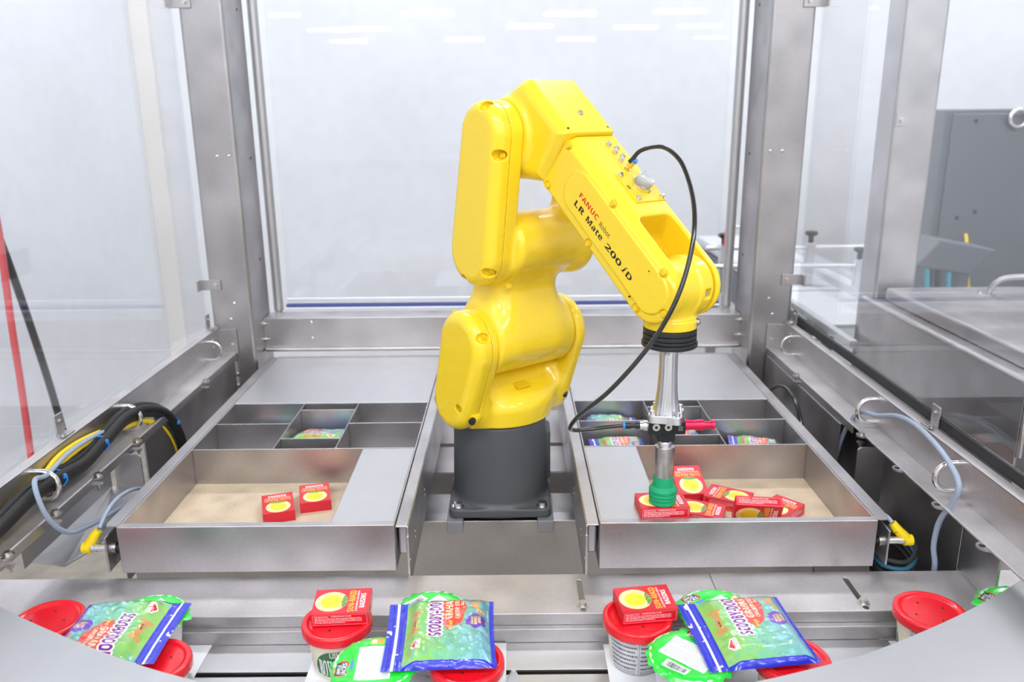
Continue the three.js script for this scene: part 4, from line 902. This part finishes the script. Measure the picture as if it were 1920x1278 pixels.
function foilGeo() {
  const nr = 16, na = 84, pos = [], uv = [], ix = [];
  for (let j = 0; j <= nr; j++) for (let i = 0; i < na; i++) {
    const a = i / na * Math.PI * 2, f = j / nr, edge = Math.max(0, (f - 0.84) / 0.16);
    const tab = Math.exp(-Math.pow((((a - 3.75 + 9.42) % 6.283) - 3.1416) / 0.16, 2)) * 0.006 * edge;
    const r = f * 0.0535 + edge * (0.0013 * Math.sin(a * 17) + 0.0008 * Math.sin(a * 29 + 1)) + tab;
    const yy = 0.0005 * Math.sin(a * 5 + f * 9) * f + 0.0006 * Math.sin(a * 3 + f * 14 + 2) * f - edge * edge * 0.0045 + edge * 0.0014 * Math.sin(a * 23 + 0.5) + (f > 0.74 && f < 0.86 ? 0.0008 : 0);
    pos.push(r * Math.cos(a), yy, -r * Math.sin(a)); uv.push(0.5 + r / 0.0545 * 0.5 * Math.cos(a), 0.5 + r / 0.0545 * 0.5 * Math.sin(a));
  }
  for (let j = 0; j < nr; j++) for (let i = 0; i < na; i++) { const a = j * na + i, b = j * na + (i + 1) % na, c = a + na, d = b + na; ix.push(a, c, b, b, c, d); }
  const g = new THREE.BufferGeometry(); g.setAttribute('position', new THREE.BufferAttribute(new Float32Array(pos), 3)); g.setAttribute('uv', new THREE.BufferAttribute(new Float32Array(uv), 2)); g.setIndex(ix); g.computeVertexNormals();
  return g;
}
function makeGreenCup() {
  const t = thing('cereal_cup', '', 'cup');
  part(t, 'tub', lathe([[0, 0], [0.033, 0], [0.0345, 0.001], [0.037, 0.012], [0.0445, 0.0725], [0.0495, 0.0735], [0.0497, 0.0745], [0.04, 0.0745]], 56), M.cup);
  part(t, 'foil_lid', foilGeo().translate(0, 0.0757, 0), foilMat, { label: 'bright green printed foil lid' });
  return t;
}
const BED = 0.8816;
let red0 = null, green0 = null;
function redCup(x, z, ry, label) { if (!red0) { red0 = makeRedCup(); red0.position.set(x, BED, z); red0.rotation.y = ry; red0.userData.label = label; return red0; } return copyOf(red0, [x, BED, z], ry, label); }
function greenCup(x, z, ry, label) { if (!green0) { green0 = makeGreenCup(); green0.position.set(x, BED, z); green0.rotation.y = ry; green0.userData.label = label; return green0; } return copyOf(green0, [x, BED, z], ry, label); }
// set by the hanging hoses' side
redCup(-0.6025, -0.955, 2.2, 'red-lidded cup cut off by the curved deck next to a snack bag');
greenCup(-0.468, -0.954, 2.5, 'green foil cup peeking out beside the white stripe of the snack bag');
redCup(-0.4236, -0.865, 1.1, 'red-lidded cup under the striped end of the bag by the curved deck');
// set in front of the robot
redCup(-0.212, -0.948, -1.25, 'red-lidded cup under a raisin box with the front of its label showing');
greenCup(-0.146, -0.8535, 0.05, 'green foil cup with its printed picture showing beside a snack bag');
greenCup(-0.087, -0.9565, 2.4, 'green foil cup hidden behind the glossy creased snack bag');
redCup(-0.0346, -0.862, 0.4, 'red-lidded cup under the creased snack bag, one vent hole showing');
// set below the vacuum tool
redCup(0.1895, -0.951, 2.35, 'red-lidded cup under a raisin box with small print on its side');
greenCup(0.2405, -0.861, -2.3, 'green foil cup with its barcode showing');
greenCup(0.298, -0.955, -0.95, 'green foil cup hidden behind the flat snack bag');
redCup(0.3664, -0.861, 2.7, 'red-lidded cup under the flat snack bag, cut off by the curved deck');
// last set
redCup(0.5845, -0.957, 2.5, 'red-lidded cup standing alone with nothing on its lid');
greenCup(0.705, -0.956, -0.85, 'green foil cup standing alone, mostly hidden by the curved deck');
// cards under each set
for (const [x0, x1, z0, lab] of [[-0.665, -0.4025, -1.013, 'white card under the cups beside the hanging hose side'], [-0.2525, 0.013, -1.011, 'white card under the cup set with the creased bag'], [0.149, 0.414, -1.006, 'white card under the cup set with the flat bag'], [0.5505, 0.78, -1.008, 'white card under the lone red-lidded cup']])
  single('card_sheet', sheet([[x0, z0 + 0.019], [x0 - 0.0, -0.79], [x1, -0.79], [x1, z0 + 0.019]], 0.8815, 0.0012, [], 0.0002), M.card, lab, 'card');
for (const [x, lab] of [[-0.395, 'clear plastic pusher beside the card nearest the hanging hoses'], [0.0225, 'clear plastic pusher beside the card with the creased bag']])
  single('pusher', metric(extr([[-0.008, 0], [0.008, 0], [0.0075, 0.02], [0.003, 0.031], [-0.002, 0.03], [-0.008, 0.02]], 0.004, 0.001).rotateY(0.2).translate(x, 0.8802, -0.895)), M.flight, lab, 'pusher');

// raisin boxes on the lids
carton([-0.2065, BED + 0.0714, -0.962], [0.07, 0.06, 0], 'red raisin box on the cup lid in front of the robot');
carton([0.2005, BED + 0.0714, -0.962], [0.07, 0.12, 0], 'red raisin box on the cup lid below the vacuum tool');

// --- snack bags
const bagTex = canvas(1024, 1024, (k, w, h) => {
  const g = k.createLinearGradient(0, 170, 0, 1000); g.addColorStop(0, '#8fc455'); g.addColorStop(0.45, '#7cc08f'); g.addColorStop(1, '#6ea6bd');
  k.fillStyle = g; k.fillRect(0, 0, w, h);
  // loose flower print
  let s = 99; const r = () => { s = (s * 1664525 + 1013904223) >>> 0; return s / 4294967296; };
  for (let i = 0; i < 90; i++) {
    const x = r() * w, y = 190 + r() * 800, R = 22 + r() * 26, ring = i % 2;
    k.fillStyle = k.strokeStyle = y < 520 ? (ring ? '#6fb89a' : '#7fbf2e') : (ring ? '#8cc7d6' : '#62a5a0'); k.lineWidth = 13; k.globalAlpha = 0.6;
    for (let p = 0; p < 5; p++) { const a = p * 1.2566 + i; k.beginPath(); k.ellipse(x + Math.cos(a) * R * 0.62, y + Math.sin(a) * R * 0.62, R * 0.42, R * 0.26, a, 0, 7); ring ? k.stroke() : k.fill(); }
  }
  k.globalAlpha = 1;
  // blue ends and edge
  k.fillStyle = '#0d1cc4'; k.fillRect(0, 0, w, 178); k.fillRect(0, 985, w, 40); k.fillRect(0, 178, 40, 850);
  k.fillStyle = '#f4f5ff'; k.fillRect(0, 78, w, 26);
  k.fillStyle = '#2a3bd0'; for (let i = 0; i < 9; i++) k.fillRect(0, 8 + i * 20, w, 4);
  k.fillStyle = '#f4f5ff'; k.fillRect(0, 78, w, 26);
  const bone = (x, y, L, a, R) => { k.save(); k.translate(x, y); k.rotate(a); k.fillStyle = '#cf9452'; k.beginPath(); for (const e of [-1, 1]) for (const f of [-1, 1]) { k.moveTo(e * L / 2, f * R * 0.7); k.arc(e * L / 2, f * R * 0.7, R * 0.8, 0, 7); } k.fill(); k.fillRect(-L / 2, -R * 0.62, L, R * 1.24); k.fillStyle = '#a56a2e'; for (const e of [-0.35, 0, 0.35]) { k.beginPath(); k.arc(e * L, 0, 4, 0, 7); k.fill(); } k.restore(); };
  bone(600, 268, 290, 0.06, 38);
  k.fillStyle = '#5a3510'; k.font = 'bold 30px sans-serif'; linesOfText(k, 520, 262, 150, 1, 10, 14, 71);
  // red patch and words
  k.fillStyle = '#dd4a3e'; k.beginPath(); k.moveTo(430, 590); k.lineTo(560, 520); k.lineTo(985, 500); k.lineTo(1010, 700); k.lineTo(800, 770); k.lineTo(560, 720); k.closePath(); k.fill();
  k.lineJoin = 'round';
  k.save(); k.fillStyle = '#6a2bb0'; k.strokeStyle = '#ffffff'; k.lineWidth = 30; k.strokeAfter = false;
  const big = (str, x, y, W_, H_, fill, line, lw) => { k.save(); k.font = 'bold 100px sans-serif'; const m = k.measureText(str).width; k.translate(x, y); k.scale(W_ / m, H_ / 73); k.lineJoin = 'round'; k.lineWidth = lw; k.strokeStyle = line; k.strokeText(str, 0, 0); k.fillStyle = fill; k.fillText(str, 0, 0); k.restore(); };
  big('SCOOBY-DOO!', 340, 520, 640, 118, '#ffffff', '#ffffff', 26); big('SCOOBY-DOO!', 340, 520, 640, 118, '#5a2aa8', '#d2522e', 7);
  k.restore();
  big('GRAHAM', 590, 632, 370, 74, '#f7e3c2', '#b8342a', 6); big('CRACKER STICKS', 600, 694, 370, 42, '#f7e3c2', '#b8342a', 6); big('Baked', 450, 628, 110, 36, '#ffe11c', '#b8342a', 6);
  k.fillStyle = '#f4e8da'; linesOfText(k, 830, 712, 130, 2, 16, 7, 41);
  // purple flower badge
  k.fillStyle = '#6c3bb4'; for (let p = 0; p < 6; p++) { k.beginPath(); k.arc(560 + Math.cos(p * 1.047) * 62, 850 + Math.sin(p * 1.047) * 52, 52, 0, 7); k.fill(); }
  k.fillStyle = '#ffe11c'; fitText(k, 'MADE WITH', 500, 830, 110, 22); fitText(k, 'WHOLE', 495, 866, 125, 30); fitText(k, 'GRAIN', 505, 902, 108, 28);
  bone(800, 860, 190, -0.5, 26); bone(880, 880, 170, 0.35, 26);
  // maker's badge
  k.save(); k.translate(230, 300); k.fillStyle = '#ffffff'; k.beginPath(); k.moveTo(-80, 34); k.lineTo(-80, -24); k.lineTo(0, -62); k.lineTo(80, -24); k.lineTo(80, 34); k.closePath(); k.fill(); k.fillStyle = '#d8232a'; k.beginPath(); k.moveTo(-66, -16); k.lineTo(0, -52); k.lineTo(66, -16); k.lineTo(0, 30); k.closePath(); k.fill(); k.fillStyle = '#ffffff'; k.strokeStyle = '#a01018'; big('Keebler', -76, 22, 152, 44, '#ffffff', '#a01018', 10); k.restore();
  k.fillStyle = '#e9e2d4'; linesOfText(k, 620, 964, 330, 1, 10, 10, 61);
});
const bagMat = phys({ map: bagTex, roughness: 0.3, clearcoat: 0.8, clearcoatRoughness: 0.12 });
const bagUnder = phys({ color: rgb(0.82, 0.82, 0.86), roughness: 0.35, clearcoat: 0.4 });
const LB = 0.138, WB = 0.132;
function bagGeo(sd, puff, crease, side) {
  const n = 64, pos = [], uv = [], ix = [], n1 = tiled(7, 7, sd), n2 = tiled(15, 15, sd + 5), n3 = tiled(31, 31, sd + 9);
  for (let j = 0; j <= n; j++) for (let i = 0; i <= n; i++) {
    const u = i / n, v = j / n;                                    // u from the striped end, v from the near edge
    const seal = Math.min(1, Math.max(0, (u - 0.15) / 0.16)) * Math.min(1, Math.max(0, (1 - u) / 0.14)), lat = Math.min(1, Math.min(v, 1 - v) / 0.2);
    const sm = seal * seal * (3 - 2 * seal) * Math.sqrt(Math.max(0, lat * (2 - lat)));
    let y = side > 0 ? puff * sm : -0.0035 * sm;
    const wr = (Math.abs(n1(u, v) - 0.5) * 1.2 + Math.abs(n2(u, v) - 0.5) * 0.7) * crease;
    const t = Math.min(v, 1 - v, u, 1 - u) < 0.001 ? 0 : 1;
    y += side > 0 ? t * (wr * (0.25 + sm) + 0.0006 * (n3(u, v) - 0.5)) : 0;
    const rip = u < 0.17 ? 0.0006 * Math.sin(u * 260) * t : 0;
    const zig = (i === 0 || i === n) ? (j % 2 ? 0.0011 : 0) * (i === 0 ? -1 : 1) : 0;
    const bow = 0.006 * Math.sin(v * Math.PI) * (u - 0.5) * -0.5;
    pos.push((u - 0.5) * LB + zig + bow, y + rip + 0.0035, (0.5 - v) * WB * (1 - 0.05 * sm)); uv.push(v, 1 - u);
  }
  for (let j = 0; j < n; j++) for (let i = 0; i < n; i++) { const a = j * (n + 1) + i, b = a + 1, c = a + n + 1, d = c + 1; side > 0 ? ix.push(a, b, c, b, d, c) : ix.push(a, c, b, b, c, d); }
  const g = new THREE.BufferGeometry(); g.setAttribute('position', new THREE.BufferAttribute(new Float32Array(pos), 3)); g.setAttribute('uv', new THREE.BufferAttribute(new Float32Array(uv), 2)); g.setIndex(ix); g.computeVertexNormals();
  return g;
}
const bagForms = [bagGeo(5, 0.013, 0.005, 1), bagGeo(17, 0.0125, 0.0025, 1), bagGeo(29, 0.013, 0.005, 1)], bagBack = bagGeo(5, 0.01, 0, -1);
function bag(form, pos, rot, label, group) {
  const t = thing('snack_bag', label, 'snack bag', pos, group);
  t.rotation.set(...rot, 'YXZ');
  for (const [g, m, nm] of [[bagForms[form], bagMat, 'printed_face'], [bagBack, bagUnder, 'back_face']]) { const q = new THREE.Mesh(g, m); q.name = nm; q.castShadow = q.receiveShadow = true; t.add(q); }
  return t;
}
bag(0, [-0.482, 0.9595, -0.908], [0.02, Math.PI + 0.02, 0.0], 'shiny blue and green snack bag half hidden by the curved deck');
bag(0, [-0.0695, 0.9595, -0.898], [0.03, 0.05, -0.01], 'shiny creased blue and green snack bag leaning on the cups in front of the robot');
bag(1, [0.318, 0.9595, -0.897], [0.04, 0.11, 0.01], 'smooth blue and green snack bag on the cups below the vacuum tool');
// bags lying in the tray compartments
const inTray = (form, pos, rot, k, label) => bag(form, pos, rot, label).scale.setScalar(k);
inTray(1, [-0.363, 0.971, -1.533], [0, H - 0.06, -0.22], 0.78, 'snack bag in the middle compartment of the tray with two boxes');
inTray(2, [-0.495, 0.945, -1.592], [0, H, 0], 0.72, 'snack bag in the far corner compartment of the tray with two boxes');
inTray(2, [0.231, 0.966, -1.592], [0, Math.PI - 0.05, 0.0], 0.78, 'snack bag in the far compartment behind the vacuum hose loop');
inTray(1, [0.231, 0.966, -1.468], [0.05, 0.03, 0], 0.78, 'snack bag in the near compartment behind the vacuum hose loop');
inTray(2, [0.363, 0.955, -1.533], [0, 0.1, 0], 0.76, 'snack bag in the middle compartment behind the red silencer');
inTray(2, [0.496, 0.966, -1.468], [0, -0.2, -0.1], 0.74, 'snack bag slumped in the compartment by the outer tray wall');

// ---------------------------------------------------------------- machinery beyond the right pane
{
  const t = thing('steel_post', 'hazy square steel post beyond the clear side pane', 'post', [1.025, 0, -2.15]);
  part(t, 'column', bx(0.985, 1.092, 0, 2.75, -2.21, -2.11, 0.009), M.steelPost);
  for (const y of [1.1, 1.575]) { const c = part(t, 'clip', bx(0.99, 1.018, y - 0.015, y + 0.015, -2.11, -2.105, 0.001), M.steel); addBolt(c, [1.003, y, -2.105], [0, 0, 1], 0.9); }
}
{
  const t = thing('machine_housing', 'large stainless machine housing beyond the clear side pane', 'machine', [1.4, 0, -1.6]);
  part(t, 'side_panel', bx(0.95, 0.955, 0.1, 1.125, -2.1, -1.39, 0.001), M.steel);
  part(t, 'front_face', bx(0.95, 2.1, 0.1, 0.95, -1.39, -1.385, 0.002), M.steel);
  part(t, 'rounded_edge', cyl(0.008, 0.008, V(0.956, 1.122, -2.1), V(0.956, 1.122, -1.4), 20), M.steelSmooth);
  part(t, 'top', bx(0.955, 2.1, 1.116, 1.12, -2.1, -1.4, 0.001), M.steel);
  part(t, 'raised_cover', bx(1.0, 2.0, 1.12, 1.155, -2.08, -1.48, 0.008), M.steel);
  part(t, 'corner_tube', tube([[0.957, 1.122, -1.45], [0.957, 1.122, -1.405], [0.957, 1.11, -1.392], [0.957, 1.08, -1.39], [0.957, 0.98, -1.39]], 0.006, 30), M.chrome);
  for (const [x, z] of [[1.05, -1.52], [1.2, -2.0]]) addBolt(t, [x, 1.155, z], [0, 1, 0], 1);
}
single('guard_tube', tube([[1.22, 1.156, -2.0], [1.24, 1.19, -1.99], [1.3, 1.2, -1.98], [1.6, 1.2, -1.97], [2.0, 1.2, -1.96], [2.02, 1.156, -1.96]], 0.0075, 60), M.steelPost, 'bent steel guard tube on the housing beyond the side pane', 'tube');
{
  const t = thing('control_cabinet', 'tall dark grey control cabinet beyond the clear side pane', 'cabinet', [1.95, 0, -3.1]);
  part(t, 'body', bx(1.52, 2.5, 0, 1.6, -3.4, -2.9, 0.008), M.cabinet);
  part(t, 'door', bx(1.545, 2.48, 0.1, 1.585, -2.9, -2.885, 0.004), M.cabinet);
  for (const [x, y] of [[1.62, 1.56], [1.66, 1.25], [1.6, 1.23]]) addBolt(t, [x, y, -2.885], [0, 0, 1], 0.9, M.rubber);
  part(t, 'eye_bolt', merge([new THREE.TorusGeometry(0.028, 0.007, 12, 30).translate(1.255 + 0.5, 1.568, -2.87), cyl(0.009, 0.009, V(1.782, 1.57, -2.87), V(1.86, 1.585, -2.87), 14), cyl(0.011, 0.011, V(1.85, 1.583, -2.885), V(1.85, 1.583, -2.86), 14)]), M.chrome);
}
{
  const t = thing('junction_box', 'grey sloping junction box with teal cables below the cabinet', 'junction box', [1.43, 1.05, -2.62]);
  part(t, 'box', extr([[1.318, 1.115], [1.505, 1.085], [1.575, 1.165], [1.392, 1.2]], 0.14, 0.006).translate(0, 0, -2.65), M.cabinet);
  part(t, 'stand', bx(1.5, 1.54, 0, 1.12, -2.69, -2.65, 0.003), M.cabinet);
  for (let i = 0; i < 3; i++) part(t, 'cable', tube([[1.37 + i * 0.035, 1.11, -2.6], [1.372 + i * 0.034, 1.05, -2.59], [1.39 + i * 0.03, 0.95, -2.58], [1.42 + i * 0.03, 0.7, -2.58]], 0.009, 20), i === 1 ? M.rubber : (M.teal || (M.teal = std({ color: rgb(0.05, 0.35, 0.45), roughness: 0.5 }))));
}
single('earth_wire', tube([[1.626, 1.175, -2.86], [1.62, 1.16, -2.84], [1.618, 1.13, -2.83], [1.63, 1.06, -2.83], [1.66, 0.95, -2.84]], 0.006, 30), M.yellowPlastic, 'short yellow earth wire on the grey cabinet', 'wire');
{
  const t = thing('outfeed_conveyor', 'pale outfeed conveyor with black clamp knobs behind the post', 'conveyor', [1.1, 0, -2.9]);
  part(t, 'belt', bx(0.93, 1.25, 1.0, 1.012, -4.0, -2.25, 0.003), M.belt);
  part(t, 'near_rail', bx(0.91, 0.93, 0.998, 1.02, -4.0, -2.05, 0.003), M.alum);
  part(t, 'far_rail', bx(1.25, 1.28, 0.985, 1.03, -4.0, -2.28, 0.003), M.alum);
  part(t, 'guide_rail', bx(1.1, 1.112, 1.035, 1.06, -3.6, -2.3, 0.003), M.alum);
  part(t, 'side_frame', bx(0.91, 0.925, 0.86, 0.985, -4.0, -2.2, 0.003), M.cabinet);
  for (const z of [-2.4, -3.7]) part(t, 'leg', bx(0.93, 0.98, 0, 0.985, z - 0.03, z + 0.03, 0.003), M.alum);
  for (const [y, z] of [[1.145, -2.8], [1.095, -2.72]]) part(t, 'cross_bar', cyl(0.008, 0.008, V(0.7, y, z), V(1.28, y, z), 14), M.alum);
  for (const [x, y, z] of [[1.06, 1.15, -2.8], [1.2, 1.105, -2.72], [0.76, 1.145, -2.8]]) {
    const s = part(t, 'stanchion', bx(x - 0.014, x + 0.014, 1.012, y + 0.01, z - 0.013, z + 0.013, 0.003), M.alum);
    part(s, 'knob', lathe([[0, 0.0], [0.009, 0], [0.009, 0.02], [0.02, 0.027], [0.0215, 0.034], [0.017, 0.039], [0, 0.04]], 20).translate(x, y + 0.012, z), M.black);
  }
  part(t, 'red_rod', cyl(0.004, 0.004, V(0.755, 1.155, -2.78), V(0.762, 1.225, -2.78), 10), M.redHose);
  part(t, 'flag_bar', cyl(0.005, 0.005, V(0.758, 1.22, -2.78), V(0.95, 1.22, -2.78), 10), M.alum);
  for (let i = 0; i < 8; i++) part(t, 'drive_block', bx(0.80 + (i % 3) * 0.03, 0.86 + (i % 2) * 0.045, 0.9 + (i % 3) * 0.02, 0.955 + (i * 5 % 4) * 0.012, -2.19 - i * 0.075, -2.15 - i * 0.075, 0.004), [M.black, M.alum, M.cabinet][i % 3]);
  part(t, 'drive_shaft', cyl(0.007, 0.007, V(0.80, 0.985, -2.2), V(0.925, 0.985, -2.2), 14), M.chrome);
  for (let i = 0; i < 3; i++) part(t, 'tie_bar', cyl(0.008, 0.008, V(0.80, 0.93 - i * 0.02, -2.2 - i * 0.2), V(0.93, 0.93 - i * 0.02, -2.2 - i * 0.2), 12), M.alum);
}
struct('trim_1', bx(-1.97, -1.87, 0.12, 3.9, -4.598, -4.57, 0.004), M.cream);

renderer.render(scene, camera);
